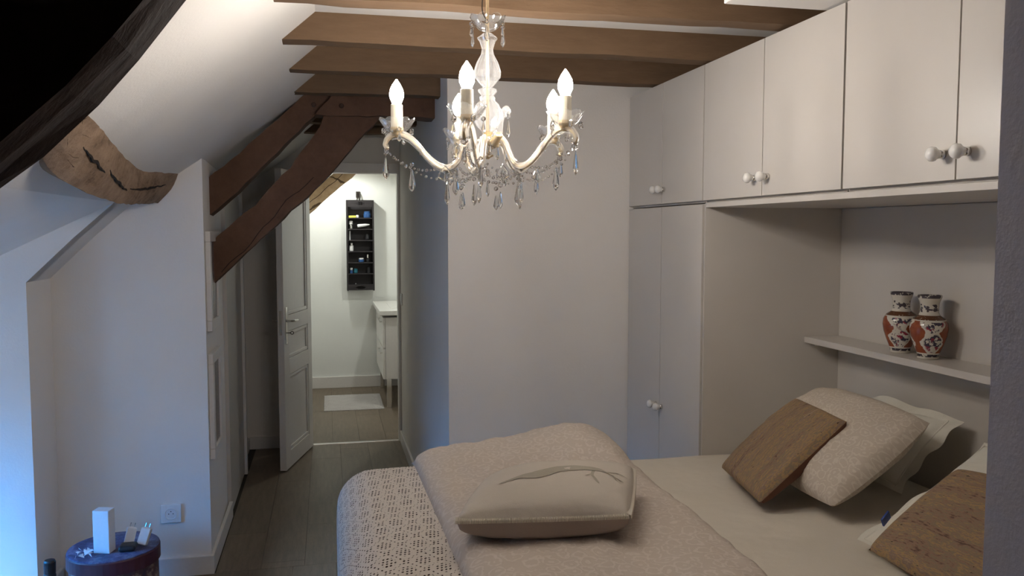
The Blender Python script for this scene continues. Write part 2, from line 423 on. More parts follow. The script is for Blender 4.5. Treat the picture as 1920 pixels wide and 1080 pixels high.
# low walls and the projecting wall by the door passage
struct('wall_left_far', boxm((-1.22, 3.56, 0), (-1.12, 3.76, 1.36)), 'wall')
struct('wall_left_near', boxm((-1.22, -4.2, 0), (-1.12, 2.21, 1.36)), 'wall')
jw = [(-1.24, 0), (-.515, 0), (-.515, 1.835), (-.80, 1.66), (-1.24, 1.28)]
struct('wall_projecting', prism(jw, 'y', 3.75, 3.85), 'wall')
struct('wall_passage_left', prism([(-.515, 3.85), (-.565, 5.88), (-.70, 5.88), (-.70, 3.85)], 'z', 0, 1.83), 'wall')
struct('wall_back', boxm((XC, YB, 0), (2.0, YB+.1, ZC+.02)), 'wall')
struct('wall_passage_right', boxm((XC, YB+.1, 0), (XC+.1, YD, ZC+.02)), 'wall')
dw = bmesh.new()
prism([(-.70, 0), (-.165, 0), (-.165, 1.915), (.498, 1.915), (.498, 0), (1.5, 0), (1.5, 2.25), (0, 2.25), (-.70, 1.72)], 'y', YD, YD+.09, dw)
struct('wall_bathroom_door', dw, 'wall')
struct('wall_right', boxm((1.875, .65, 0), (1.98, YB, ZC+.02)), 'wall')
struct('wall_bathroom_back', prism([(-1.2, 0), (1.5, 0), (1.5, 2.25), (0, 2.25), (-1.2, 1.3)], 'y', 8.05, 8.15), 'bathwall')
struct('wall_bathroom_right', boxm((1.42, YD+.09, 0), (1.5, 8.05, 2.25)), 'bathwall')
struct('wall_bathroom_left', boxm((-.66, YD+.09, 0), (-.56, 8.05, 1.8)), 'bathwall')
struct('wall_partition_near', boxm((.604, .55, 0), (2.0, .65, ZC+.02)), 'panelgrey')
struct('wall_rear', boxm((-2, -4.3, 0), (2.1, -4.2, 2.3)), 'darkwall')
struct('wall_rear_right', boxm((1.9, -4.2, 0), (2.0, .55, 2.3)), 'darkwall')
# skirtings
struct('baseboard_projecting', boxm((-1.10, 3.733, 0), (-.503, 3.75, .085), .003), 'trim')
struct('baseboard_left', boxm((-1.12, 3.57, 0), (-1.104, 3.733, .085), .003), 'trim')
struct('baseboard_passage_left', boxm((-.520, 3.75, 0), (-.503, 4.48, .085), .003), 'trim')
struct('baseboard_passage_end', boxm((-.560, 5.30, 0), (-.540, 5.86, .085), .003), 'trim')
struct('baseboard_passage_right', boxm((XC-.014, 3.52, 0), (XC, 5.85, .085), .003), 'trim')
struct('baseboard_bathroom', boxm((-.55, 8.034, 0), (1.4, 8.05, .11), .003), 'trim')
struct('baseboard_door_wall', boxm((-.54, 5.864, 0), (-.20, 5.88, .085), .003), 'trim')
# door frame (casing)
bmd = bmesh.new()
box(bmd, (-.215, 5.866, 0), (-.160, 5.88, 1.975), .003); box(bmd, (-.160, 5.866, 1.905), (.50, 5.88, 1.975), .003)
box(bmd, (.488, 5.866, 0), (.504, 5.88, 1.905), .003)
box(bmd, (.486, 5.88, 0), (.498, 5.97, 1.915)); box(bmd, (-.165, 5.88, 0), (-.155, 5.97, 1.915)); box(bmd, (-.155, 5.88, 1.905), (.486, 5.97, 1.915))
struct('trim_1', bmd, 'trim', label='white door casing around the bathroom doorway')
# closet door of the passage and its white edge
c2 = thing('door_2', 'flat white closet door in the left wall of the passage', None, (-.53, 4.9, 0), kind='structure')
mk('leaf', prism([(-.512, 4.50), (-.516, 5.26), (-.535, 5.26), (-.535, 4.50)], 'z', .012, 1.80), 'cab', c2)
mk('edge_strip', boxm((-.535, 5.262, .0), (-.500, 5.30, 1.82), .002), 'trim', c2)

# bathroom door: white panelled leaf standing open into the passage
hx, hy = -.152, 5.862
ang = math.atan2(5.29-hy, -.300-hx)
d1 = thing('door_1', 'white three-panel door standing open beside the lit bathroom', None, (hx, hy, 0), (0, 0, ang), kind='structure')
W, H, T = .615, 1.885, .040
# in local space x runs from hinge to lock edge; +y faces the doorway side
def leafbox(x0, x1, z0, z1, y0=0, y1=T): return ((x0, y0, z0), (x1, y1, z1))
bl = bmesh.new()
for q in ((0, .09, .008, H), (W-.10, W, .008, H), (.09, W-.10, .008, .115), (.09, W-.10, .60, .70), (.09, W-.10, .875, .975), (.09, W-.10, H-.10, H)):
    box(bl, *leafbox(*q), .002)
mk('stiles_and_rails', bl, 'trim', d1, local=True)
for z0, z1 in ((.115, .60), (.70, .875), (.975, H-.10)):
    mk('panel', boxm((.092, .012, z0+.002), (W-.102, T-.012, z1-.002)), 'trim', d1, local=True)
    for yy0, yy1 in ((0.004, .012), (T-.012, T-.004)):
        mb = bmesh.new(); m = .022
        x0, x1 = .092, W-.102; a, b = z0+.002, z1-.002
        for p, q in (((x0, a), (x1, a+m)), ((x0, b-m), (x1, b)), ((x0, a+m), (x0+m, b-m)), ((x1-m, a+m), (x1, b-m))):
            box(mb, (p[0], yy0, p[1]), (q[0], yy1, q[1]), .003)
        mk('moulding', mb, 'trim', d1, local=True)
for side in (1, -1):
    y = T if side > 0 else 0
    pb = boxm((W-.062, y-.001 if side > 0 else -.004, .80), (W-.030, y+.004 if side > 0 else .001, 1.03), .0015)
    hp = mk('handle_plate', pb, 'chrome', d1, local=True)
    lv = bmesh.new(); tube(lv, smooth_line([(W-.046, y, .945), (W-.046, y+side*.03, .945), (W-.055, y+side*.045, .945), (W-.09, y+side*.048, .944), (W-.15, y+side*.046, .940)], 4), .0075, 8)
    mk('lever_handle', lv, 'chrome', d1, smooth=True, local=True)
kb = bmesh.new(); tube(kb, [(W-.046, T, .87), (W-.046, T+.03, .87)], .003, 6)
tube(kb, [(W-.046, T+.037+.009*math.cos(a*PI/5), .87+.009*math.sin(a*PI/5)) for a in range(10)], .0025, 6, closed=True)
mk('key', kb, 'metal_dark', d1, local=True)
mk('latch_plate', boxm((W-.0005, .012, .86), (W+.0015, T-.012, 1.01)), 'chrome', d1, local=True)
hb = bmesh.new()
for z in (.2, .95, 1.65): lathe(hb, [(.006, 0), (.006, .09)], (0.0, -.006, z), 8)
mk('hinge', hb, 'chrome', d1, local=True)

# wall socket
sk = thing('wall_socket', 'square white wall socket above the skirting of the projecting wall', 'socket', (-.675, 3.75, .281))
mk('plate', boxm((-.718, 3.739, .240), (-.634, 3.75, .322), .003), 'plastic', sk)
def ring_y(prof, c, seg=24):
    b = lathe(bmesh.new(), prof, (0, 0, 0), seg); return rot_bm(b, Matrix.Translation(c) @ Matrix.Rotation(PI/2, 4, 'X'))
mk('outlet', ring_y([(.027, 0), (.027, .003), (.024, .004), (.022, .001), (.001, .0005)], (-.676, 3.739, .281)), 'plastic', sk)
hb = bmesh.new()
for dx, dz in ((-.009, 0), (.009, 0), (0, .010)):
    b = ring_y([(.0022, 0), (.0022, .0012)], (-.676+dx, 3.7385, .281+dz), 10)
    tmp = bpy.data.meshes.new('t'); b.to_mesh(tmp); b.free(); hb.from_mesh(tmp); bpy.data.meshes.remove(tmp)
mk('pin_hole', hb, 'black', sk)

sw = thing('light_switch', 'white light switch on the passage wall next to the bathroom doorway', 'switch', (XC, 5.76, 1.03))
mk('plate', boxm((XC-.009, 5.72, .99), (XC, 5.80, 1.07), .002), 'plastic', sw)
mk('rocker', boxm((XC-.013, 5.735, 1.005), (XC-.0095, 5.785, 1.055), .001), 'plastic', sw)
# ------------------------------------------------------------------ timber
def rough(outline, y0, y1, mat, name, root=None, jit=.006, step=.05, label=None, seed=0, slices=3):
    rr = random.Random(seed); n = len(outline); pts = []
    for i in range(n):
        a = Vector(outline[i]); b = Vector(outline[(i+1) % n]); L = (b-a).length; k = max(1, int(L/step))
        nrm = Vector((b.y-a.y, a.x-b.x)).normalized()
        for j in range(k):
            p = a+(b-a)*j/k
            w = 0 if j == 0 else jit*2.2*noise.noise(Vector((p.x*3+seed, p.y*3, seed*.7)))+jit*rr.uniform(-.45, .45)
            pts.append(p+nrm*w)
    bm = bmesh.new(); rings = []
    for s in range(slices+1):
        y = y0+(y1-y0)*s/slices
        rings.append([bm.verts.new((p.x+jit*.35*rr.uniform(-1, 1)*(1 if slices > 1 else 0), y, p.y+jit*.35*rr.uniform(-1, 1))) for p in pts])
    for s in range(slices):
        for i in range(len(pts)):
            j = (i+1) % len(pts); bm.faces.new((rings[s][i], rings[s][j], rings[s+1][j], rings[s+1][i]))
    fa = bm.faces.new(rings[0]); fb = bm.faces.new(rings[-1][::-1])
    bmesh.ops.triangulate(bm, faces=[fa, fb])
    return mk(name, bm, mat, root, label=label)
def joist(y1, xr, label, seed, w=.075):
    # the left end is cut along the roof slope and flares out in a lip of old paint
    out = [(-.130, ZB), (xr, ZB), (xr, ZC+.005), (-.05, ZC+.005), (-.072, 2.165), (-.092, 2.132)]
    o = rough(out, y1-w, y1, 'joist', 'ceiling_joist', jit=.003, step=.09, seed=seed, slices=2)
    tag(o, label, 'beam', 'painted joists under the ceiling'); return reorigin(o, ((xr-.1)/2, y1-w/2, ZB))
joist(2.30, 1.87, 'brown painted joist right over the chandelier, the largest in view', 1)
joist(2.80, 1.87, 'brown painted joist just behind the chandelier rod, second from the viewer', 2)
joist(3.29, 1.87, 'brown painted joist running along the top of the end wall', 3)
joist(3.80, XC+.03, 'short brown joist in front of the collar beam of the truss', 4)
joist(4.80, XC+.03, 'dark joist above the passage behind the truss', 5)
joist(5.30, XC+.03, 'dark joist nearest the bathroom door wall', 6)
for i, y in enumerate((.80, 1.30, 1.80)):
    joist(y, 1.87, 'brown painted joist overhead, %s in front of the chandelier' % ('third', 'second', 'next')[i], 7+i)
struct('trim_2', boxm((1.03, 1.90, 2.098), (1.87, 2.05, ZC), .003), 'ceil', label='white boxing above the overhead cupboards')

def truss(name, label, y, mat, parts, jit=.0042):
    r = thing(name, label, 'truss', (0, y, 1.3))
    for i, (pn, out, ya, yb) in enumerate(parts):
        rough(out, ya, yb, mat, pn, r, jit=jit, step=.045, seed=int(y*10)+i)
    return r
raf = [(-.53, 1.735), (-.38, 1.858), (-.261, 1.975), (-.135, 2.09), (-.08, 2.15), (.10, 2.15), (.027, 2.10), (-.022, 2.063), (-.216, 1.864), (-.431, 1.65), (-.53, 1.565)]
bra = [(-.53, 1.435), (-.476, 1.485), (-.315, 1.619), (-.158, 1.792), (-.024, 1.978), (.005, 2.06), (.27, 2.06), (.221, 1.997), (.022, 1.77), (-.162, 1.596), (-.366, 1.4), (-.53, 1.235)]
colb = [(-.045, 2.035), (.02, 2.105), (.07, 2.185), (.53, 2.185), (.53, 2.033)]
tr = truss('roof_truss', 'old dark brown timber truss across the passage before the bathroom door', 4.0, 'truss',
      [('rafter', raf, 3.985, 4.12), ('brace', bra, 3.955, 4.085), ('collar_beam', colb, 3.925, 4.06)])
for x, z, yy in ((.075, 2.075, 3.925), (-.05, 2.085, 3.985)):
    mk('peg', ring_y([(.011, -.01), (.011, .012), (.008, .014)], (x, yy, z), 8), 'dark', tr)
# crack along the brace, a thin dark groove strip
cb = bmesh.new(); tube(cb, [(-.47+.66*t+.012*math.sin(t*9), 3.9535, 1.315+.60*t+.05*math.sin(t*3)+.008*math.sin(t*31)) for t in [i/22 for i in range(15)]], .0013, 4)
mk('crack', cb, 'crack', tr)
# the same kind of truss close to the viewer
nb = [(-1.05, .67), (-.30, 1.463), (-.20, 1.554), (-.16, 1.592), (-.132, 1.624), (-.10, 1.670), (.10, 1.885), (.28, 2.08), (.02, 2.10), (-.20, 1.90), (-.50, 1.62), (-1.05, 1.06)]
nr = [(-1.10, 1.08), (-.50, 1.60), (-.02, 2.09), (.02, 2.185), (-.10, 2.15), (-.53, 1.79), (-.80, 1.60), (-1.10, 1.31)]
truss('roof_truss', 'timber truss looming close to the viewer under the slope, coloured near black for shade', .6, 'dark',
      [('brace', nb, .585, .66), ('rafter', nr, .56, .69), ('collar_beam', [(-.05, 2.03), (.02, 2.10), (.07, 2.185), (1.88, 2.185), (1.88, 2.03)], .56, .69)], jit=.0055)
b3 = [(-.60, 1.25), (-.166, 1.632), (.256, 2.0), (.42, 2.15), (.22, 2.185), (.07, 2.0), (-.09, 1.865), (-.60, 1.43)]
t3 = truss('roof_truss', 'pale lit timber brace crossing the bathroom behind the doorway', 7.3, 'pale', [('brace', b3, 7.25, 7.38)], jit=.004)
cb = bmesh.new(); tube(cb, [(-.30+.5*t, 7.248, 1.60+.44*t+.006*math.sin(t*23)) for t in [i/16 for i in range(17)]], .002, 4)
mk('crack', cb, 'crack', t3)

# purlin: bent log from the projecting wall toward the viewer
U0 = smooth_line([(-.50, .70, 1.828), (-.53, 1.40, 1.805), (-.545, 1.90, 1.792), (-.558, 2.178, 1.781), (-.583, 2.479, 1.763), (-.622, 2.85, 1.737), (-.648, 3.214, 1.719), (-.630, 3.464, 1.731), (-.605, 3.78, 1.750)], 4)
L0 = smooth_line([(-.70, .70, 1.66), (-.70, 1.60, 1.71), (-.69, 2.05, 1.72), (-.69, 2.269, 1.69), (-.69, 2.347, 1.656), (-.69, 2.502, 1.63), (-.69, 2.83, 1.604), (-.69, 3.187, 1.597), (-.695, 3.767, 1.622)], 4)
def at_y(P, y):
    i = max([j for j in range(len(P)) if P[j].y <= y] or [0]); i = min(i, len(P)-2)
    return P[i].lerp(P[i+1], (y-P[i].y)/(P[i+1].y-P[i].y))
YS = [.70+(3.765-.70)*i/70 for i in range(71)]
U = [at_y(U0, y) for y in YS]; L = [at_y(L0, y) for y in YS]
bm = bmesh.new(); rings = []
for i, (u, l) in enumerate(zip(U, L)):
    ring = []
    for k in range(7):
        t = k/6; p = u.lerp(l, t); bul = .012*math.sin(PI*t)
        p = p+Vector((.79, 0, -.61))*bul+Vector((.6, .3, -.4))*.008*noise.noise(p*9)
        ring.append(bm.verts.new(p+Vector((0, 0, .006*noise.noise(Vector((p.y*14, t*2, 3)))))))
    ring.append(bm.verts.new(l+Vector((-.09, 0, .05)))); ring.append(bm.verts.new(u+Vector((-.07, 0, .09))))
    rings.append(ring)
for a, b in zip(rings, rings[1:]):
    for k in range(9): j = (k+1) % 9; bm.faces.new((a[k], a[j], b[j], b[k]))
bm.faces.new(rings[0][::-1]); bm.faces.new(rings[-1])
pu = thing('purlin', 'bent light brown weathered purlin with long dark cracks above the dormer', 'beam', (-.64, 2.4, 1.7))
mk('log', bm, 'purlin', pu, smooth=False)
for y0, y1, t0, t1 in ((2.34, 2.66, .42, .50), (2.70, 3.04, .44, .62), (3.08, 3.60, .55, .35)):
    cb = bmesh.new(); n = 16; pts = []
    for k in range(n+1):
        s = k/n; y = y0+(y1-y0)*s; t = t0+(t1-t0)*s+.05*noise.noise(Vector((y*22, 1, 2)))
        u, l = at_y(U0, y), at_y(L0, y)
        pts.append(u.lerp(l, t)+Vector((.79, 0, -.61))*(.012*math.sin(PI*t)+.001))
    tube(cb, pts, [.0015+.0035*math.sin(PI*k/n)*(1+.5*noise.noise(Vector((k*1.3, 0, 0)))) for k in range(n+1)], 5)
    mk('crack', cb, 'crack', pu)

# ------------------------------------------------------------------ fitted cupboards on the right
XF = 1.32
def knob(x, y, z, root):
    k = mk('knob', rot_bm(lathe(bmesh.new(), [(.0, 0), (.008, .0), (.010, .003), (.011, .009), (.016, .014), (.0165, .020), (.013, .027), (.006, .030), (0, .0305)][1:-1]+[(.001, .0305)], seg=16), Matrix.Translation((x-.012, y, z)) @ Matrix.Rotation(-PI/2, 4, 'Y')), 'porcelain', root, smooth=True)
    k['label'] = 'white ball knob'
    mk('knob_base', rot_bm(lathe(bmesh.new(), [(.007, 0), (.010, .002), (.009, .013)], seg=14), Matrix.Translation((x, y, z)) @ Matrix.Rotation(-PI/2, 4, 'Y')), 'chrome', root, smooth=True)
def door(y0, y1, z0, z1, root, ky, kz):
    d = mk('door', boxm((XF, y0+.0022, z0), (XF+.018, y1-.0022, z1), .0008), 'cab', root)
    knob(XF, ky, kz, d); return d
wd = thing('wardrobe', 'tall white two-door wardrobe between the bed niche and end wall', 'wardrobe', (1.6, 3.13, 0))
cb = bmesh.new()
box(cb, (XF+.020, 2.744, .0), (1.873, 2.762, 1.600)); box(cb, (XF+.020, 3.490, 0), (1.873, 3.508, 1.600))
box(cb, (XF+.024, 2.762, 0), (1.873, 3.490, .06)); box(cb, (XF+.020, 2.762, 1.582), (1.873, 3.490, 1.600)); box(cb, (1.84, 2.762, .06), (1.873, 3.490, 1.582))
mk('carcass', cb, 'cab', wd)
mk('side_panel', boxm((XF-.001, 2.738, 0), (1.872, 2.7435, 1.600)), 'cab', wd)
mk('gap_shade_strip', boxm((XF+.019, 3.10, .06), (XF+.028, 3.17, 1.582)), 'gap', wd)  # dark strip standing in for the shade between the doors
door(3.137, 3.506, .05, 1.597, wd, 3.168, .79); door(2.763, 3.137, .05, 1.597, wd, 3.106, .79)
zl, zt = 1.611, 2.092
def overhead(y0, ym, y1, kd, label, board=True):
    r = thing('overhead_cabinet', label, 'cabinet', (1.6, (y0+y1)/2, 1.60), group='white overhead cupboards')
    cb = bmesh.new(); box(cb, (XF+.020, y0+.001, 1.604), (1.873, y0+.018, zt)); box(cb, (XF+.020, y1-.018, 1.604), (1.873, y1-.001, zt))
    box(cb, (XF+.020, y0+.018, zt-.018), (1.873, y1-.018, zt)); box(cb, (XF+.020, y0+.018, 1.604), (1.873, y1-.018, 1.622)); box(cb, (1.855, y0+.018, 1.622), (1.873, y1-.018, zt-.018))
    mk('carcass', cb, 'cab', r)
    mk('gap_shade_strip', boxm((XF+.019, ym-.03, 1.622), (XF+.027, ym+.03, zt-.018)), 'gap', r)  # dark backing strip that paints the shade of the door joint
    door(ym, y1, zl, zt, r, ym+kd, 1.668); door(y0, ym, zl, zt, r, ym-kd, 1.668)
    return r
overhead(2.767, 3.137, 3.508, .028, 'white overhead cupboard directly above the tall wardrobe')
overhead(1.943, 2.351, 2.763, .038, 'white overhead cupboard over the far half of the bed niche')
overhead(1.130, 1.538, 1.939, .036, 'white overhead cupboard nearest the viewer, its knobs largest')
nw = thing('wardrobe', 'white wardrobe at the near end of the bed niche', 'wardrobe', (1.6, .9, 0))
mk('carcass', boxm((XF+.02, .67, 0), (1.873, 1.118, zt)), 'cab', nw); mk('door', boxm((XF, .672, .05), (XF+.018, 1.116, zt)), 'cab', nw)
ni = thing('niche_panel', 'long white soffit board under the overhead cupboards', 'board', (1.6, 1.9, 1.585))
mk('board', boxm((XF, 1.122, 1.585), (1.873, 2.737, 1.602), .001), 'cab', ni)
struct('wall_niche', boxm((1.866, 1.122, 0), (1.8745, 2.737, 1.583)), 'cab')
sh = thing('wall_shelf', 'thin white shelf in the bed niche carrying two vases', 'shelf', (1.79, 1.9, 1.10))
mk('board', boxm((1.722, 1.124, 1.090), (1.8655, 2.7365, 1.112), .0015), 'cab', sh)
mk('bracket', boxm((1.75, 2.715, 1.078), (1.84, 2.7365, 1.0895), .001), 'chrome', sh)

# vases
vp = [(.028, 0), (.031, .003), (.030, .012), (.034, .022), (.043, .045), (.051, .070), (.0545, .092), (.0525, .110), (.044, .124), (.030, .134), (.0265, .142), (.026, .155), (.0275, .172), (.033, .186), (.0345, .190), (.0335, .195), (.030, .194), (.024, .172), (.022, .150)]
v1 = thing('vase', 'porcelain vase further along the shelf, half hidden behind its twin', 'vase', (1.795, 2.305, 1.112), (0, 0, .5), group='pair of painted vases')
mk('body', lathe(bmesh.new(), vp, seg=40), 'vase', v1, smooth=True, local=True)
v2 = dup(v1); v2.location = (1.79, 2.172, 1.112); v2.rotation_euler = (0, 0, 2.9)
tag(v2, 'porcelain vase standing nearer on the shelf, fully in view', 'vase', 'pair of painted vases')

# ------------------------------------------------------------------ bed
def roundbox(a, b, r, step=.04, wob=0., faces='all', seed=0):
    """box with all edges rounded by r; UV = metres unrolled over the top and left side"""
    ax, ay, az = a; bx, by, bz = b
    def axis(lo, hi):
        n = max(2, int((hi-lo)/step)); base = [lo+(hi-lo)*i/n for i in range(n+1)]
        ex = [lo+r*q for q in (.12, .3, .55, .8)]+[hi-r*q for q in (.12, .3, .55, .8)]
        return sorted(set(round(x, 5) for x in base+ex))
    X, Y, Z = axis(ax, bx), axis(ay, by), axis(az, bz)
    bm = bmesh.new(); cache = {}; uv = bm.loops.layers.uv.new('UVMap'); raw = {}
    def V(x, y, z):
        k = (x, y, z)
        if k in cache: return cache[k]
        q = Vector((min(max(x, ax+r), bx-r), min(max(y, ay+r), by-r), min(max(z, az+r), bz-r)))
        d = Vector(k)-q; p = q+d.normalized()*r if d.length > 1e-6 else Vector(k)
        if wob:
            n = noise.noise(p*3.3+Vector((seed, 0, 0)))+.45*noise.noise(p*8+Vector((seed, 5, 0)))
            p = p+(d.normalized() if d.length > 1e-6 else Vector((0, 0, 1)))*wob*n
        v = bm.verts.new(p); cache[k] = v; raw[v] = (x+(z-bz), y); return v
    def face(q):
        f = bm.faces.new(q)
        for l in f.loops: l[uv].uv = raw[l.vert] if abs(f.normal.y) < .9 or True else raw[l.vert]
        f.smooth = True
    for i in range(len(X)-1):
        for j in range(len(Y)-1):
            for z, fl_ in ((Z[-1], 0), (Z[0], 1)):
                if fl_ and faces == 'open': continue
                q = [V(X[i], Y[j], z), V(X[i+1], Y[j], z), V(X[i+1], Y[j+1], z), V(X[i], Y[j+1], z)]; face(q[::-1] if fl_ else q)
    for i in range(len(X)-1):
        for k in range(len(Z)-1):
            for y, fl_ in ((Y[0], 0), (Y[-1], 1)):
                q = [V(X[i], y, Z[k]), V(X[i+1], y, Z[k]), V(X[i+1], y, Z[k+1]), V(X[i], y, Z[k+1])]; face(q[::-1] if fl_ else q)
    for j in range(len(Y)-1):
        for k in range(len(Z)-1):
            for x, fl_ in ((X[-1], 0), (X[0], 1)):
                q = [V(x, Y[j], Z[k]), V(x, Y[j+1], Z[k]), V(x, Y[j+1], Z[k+1]), V(x, Y[j], Z[k+1])]; face(q[::-1] if fl_ else q)
    return bm
bed = thing('bed', 'wide double bed with a cream sheet filling the niche', 'bed', (1.0, 1.95, 0))
mk('mattress', roundbox((.07, 1.16, .36), (1.852, 2.725, .698), .06, .12), 'sheet', bed, smooth=True)
bb = bmesh.new(); box(bb, (.10, 1.18, .10), (1.86, 2.71, .36), .004)
for x in (.15, 1.75):
    for y in (1.23, 2.62): box(bb, (x, y, 0), (x+.07, y+.07, .10))
mk('base', bb, 'whitepillow', bed)
mk('fitted_sheet', roundbox((.06, 1.15, .40), (1.856, 2.733, .704), .065, .05, .006, seed=3), 'sheet', bed)
ls = roundbox((.018, 1.12, .05), (.62, 2.80, .722), .115, .03, .004, seed=8)
tag(reorigin(mk('bedspread', ls, 'lace'), (.3, 1.95, .05)), 'cream crochet lace bedspread covering the foot of the bed', 'bedspread')

# duvet: a folded quilt laid across the bed, heaped at its far end
def surf_grid(fn, nu, nv, thick=None):
    bm = bmesh.new(); uv = bm.loops.layers.uv.new('UVMap')
    g = [[bm.verts.new(fn(i/nu, j/nv)[0]) for j in range(nv+1)] for i in range(nu+1)]
    uvs = {g[i][j]: fn(i/nu, j/nv)[1] for i in range(nu+1) for j in range(nv+1)}
    for i in range(nu):
        for j in range(nv):
            f = bm.faces.new((g[i][j], g[i+1][j], g[i+1][j+1], g[i][j+1])); f.smooth = True
            for l in f.loops: l[uv].uv = uvs[l.vert]
    return bm, g
def duvet_pt(u, v):
    # u across (left to right), v from near edge to far edge
    xl = .300-.03*v; xr = .955-.012*math.sin(v*7)
    x = xl+(xr-xl)*u; y = 1.14+(2.80-1.14)*v
    if v > .9: y += .02*u
    h = .048*(1-(2*u-1)**8)**.5*min(1, (1-v)*16+.25)
    heap = .055*math.exp(-((u-.86)/.24)**2)*math.exp(-((v-.93)/.12)**2)+.03*math.exp(-((u-.5)/.35)**2)*math.exp(-((v-.93)/.1)**2)
    wr = .010*noise.noise(Vector((x*5, y*4, 0)))+.008*noise.noise(Vector((x*14, y*10, 1)))+.004*noise.noise(Vector((x*30, y*22, 1)))
    sag = -.02*max(0, (v-.95)/.05)
    return Vector((x, y, .722+h+heap+wr*(1 if 0 < u < 1 else .4)+sag)), (x, y)
bm, g = surf_grid(duvet_pt, 60, 110)
# fold it underneath so that the quilt has a body
edge = [e for e in bm.edges if e.is_boundary]
ext = bmesh.ops.extrude_edge_only(bm, edges=edge)
nv_ = [e for e in ext['geom'] if isinstance(e, bmesh.types.BMVert)]
for v in nv_: v.co.z = .7085; v.co.x += .012*(1 if v.co.x < .6 else -1)
be = [e for e in bm.edges if e.is_boundary]
bmesh.ops.triangle_fill(bm, edges=be, use_beauty=True)
dv = mk('duvet', bm, 'damask'); tag(reorigin(dv, (.6, 1.95, .71)), 'folded beige floral duvet laid across the foot of the bed', 'duvet')

# cushions
def pillow_bm(c, tt, tb, pinch=.07, n=26, ex=.42, wr=.006, seed=0, sag=0., round_=0., exb=None):
    """c: four seam corners (A,B,C,D); returns the top half, bottom half and seam line"""
    A, B, C, D = [Vector(p) for p in c]
    nrm = (B-A).cross(D-A).normalized(); uL = (B-A).length; vL = (D-A).length
    def S(u, v):
        a, b = 2*u-1, 2*v-1
        uu = .5+a/2*(1-pinch*(1-b*b)); vv = .5+b/2*(1-pinch*(1-a*a))
        if round_:
            k = 1-round_*(a*a*b*b); uu = .5+(uu-.5)*k; vv = .5+(vv-.5)*k
        return (A*(1-uu)+B*uu)*(1-vv)+(D*(1-uu)+C*uu)*vv
    def off(u, v, t):
        a, b = 2*u-1, 2*v-1
        e = max(0, (1-a*a)*(1-b*b)); h = t*e**(ex if t > 0 or exb is None else exb)
        w = wr*(noise.noise(Vector((u*5+seed, v*5, t*9)))+.6*noise.noise(Vector((u*12+seed, v*12, 2))))*min(1, e*4)
        return h+(w if t > 0 else -w)
    out = []
    for t in (tt, -tb):
        bm = bmesh.new(); uv = bm.loops.layers.uv.new('UVMap')
        q = [.5-.5*math.cos(PI*i/n) for i in range(n+1)]
        q = [(a+i/n)/2 for i, a in enumerate(q)]
        g = [[bm.verts.new(S(a, b)+nrm*off(a, b, t)) for b in q] for a in q]
        for i in range(n):
            for j in range(n):
                f = bm.faces.new((g[i][j], g[i+1][j], g[i+1][j+1], g[i][j+1])); f.smooth = True
                for l, (ii, jj) in zip(f.loops, ((i, j), (i+1, j), (i+1, j+1), (i, j+1))): l[uv].uv = (q[ii]*uL+seed, q[jj]*vL)
        out.append(bm)
    m = 60; seam = [S(i/m, 0) for i in range(m)]+[S(1, i/m) for i in range(m)]+[S(1-i/m, 1) for i in range(m)]+[S(0, 1-i/m) for i in range(m)]
    return out, seam, S, off, nrm
def cushion(name, label, c, tt, tb, m1, m2=None, group=None, piping=None, pr=.004, cat='cushion', flange=0, **k):
    (top, bot), seam, S, off, nrm = pillow_bm(c, tt, tb, **k)
    base = sum((Vector(p) for p in c), Vector())/4; base.z = min(p[2] for p in c)
    r = thing(name, label, cat, base, group=group)
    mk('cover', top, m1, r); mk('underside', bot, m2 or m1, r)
    if piping: 
        pb = bmesh.new(); tube(pb, seam, pr, 6, closed=True); mk('piping', pb, piping, r, smooth=True)
    if flange:
        fb = bmesh.new(); cen = sum(seam, Vector())/len(seam); rows = []
        for j in range(4):
            row = []
            for i, p in enumerate(seam):
                d = (p-cen).normalized(); w = flange*j/3
                row.append(fb.verts.new(p+d*w+nrm*(.006*j/3*math.sin(i*.30)+.016*j/3*noise.noise(p*9))))
            rows.append(row)
        for A_, B_ in zip(rows, rows[1:]):
            for i in range(len(seam)): q = (i+1) % len(seam); fb.faces.new((A_[i], A_[q], B_[q], B_[i]))
        mk('flange', fb, piping, r, smooth=True)
    return r, S, off, nrm, seam
# felt cushion on the duvet
fc = [(.272, 1.87, .822), (.690, 1.785, .832), (.822, 2.10, .850), (.43, 2.20, .825)]
r, S, off, nrm, seam = cushion('cushion', 'cream felt cushion with grey branch motif lying on the duvet', fc, .070, .078, 'felt', 'feltunder', pinch=.02, exb=.26, ex=.42, wr=.004, seed=2, round_=.04)
st = bmesh.new()
A_, B_, C_ = [Vector(p) for p in fc[:3]]
for k, p in enumerate(seam[:120]):
    for q in (0, .5):
        p2 = seam[k].lerp(seam[(k+1) % len(seam)], q); nx = seam[(k+1) % len(seam)]-seam[k]
        inward = nrm.cross(nx).normalized()
        tube(st, [p2-inward*.004-nrm*.004, p2-inward*.003+nrm*.003, p2+inward*.008+nrm*.008], .0013, 4)
s_ = mk('blanket_stitch', st, 'stitch', r); s_['kind'] = 'stuff'; s_['label'] = 'cream whip stitching along the seam'
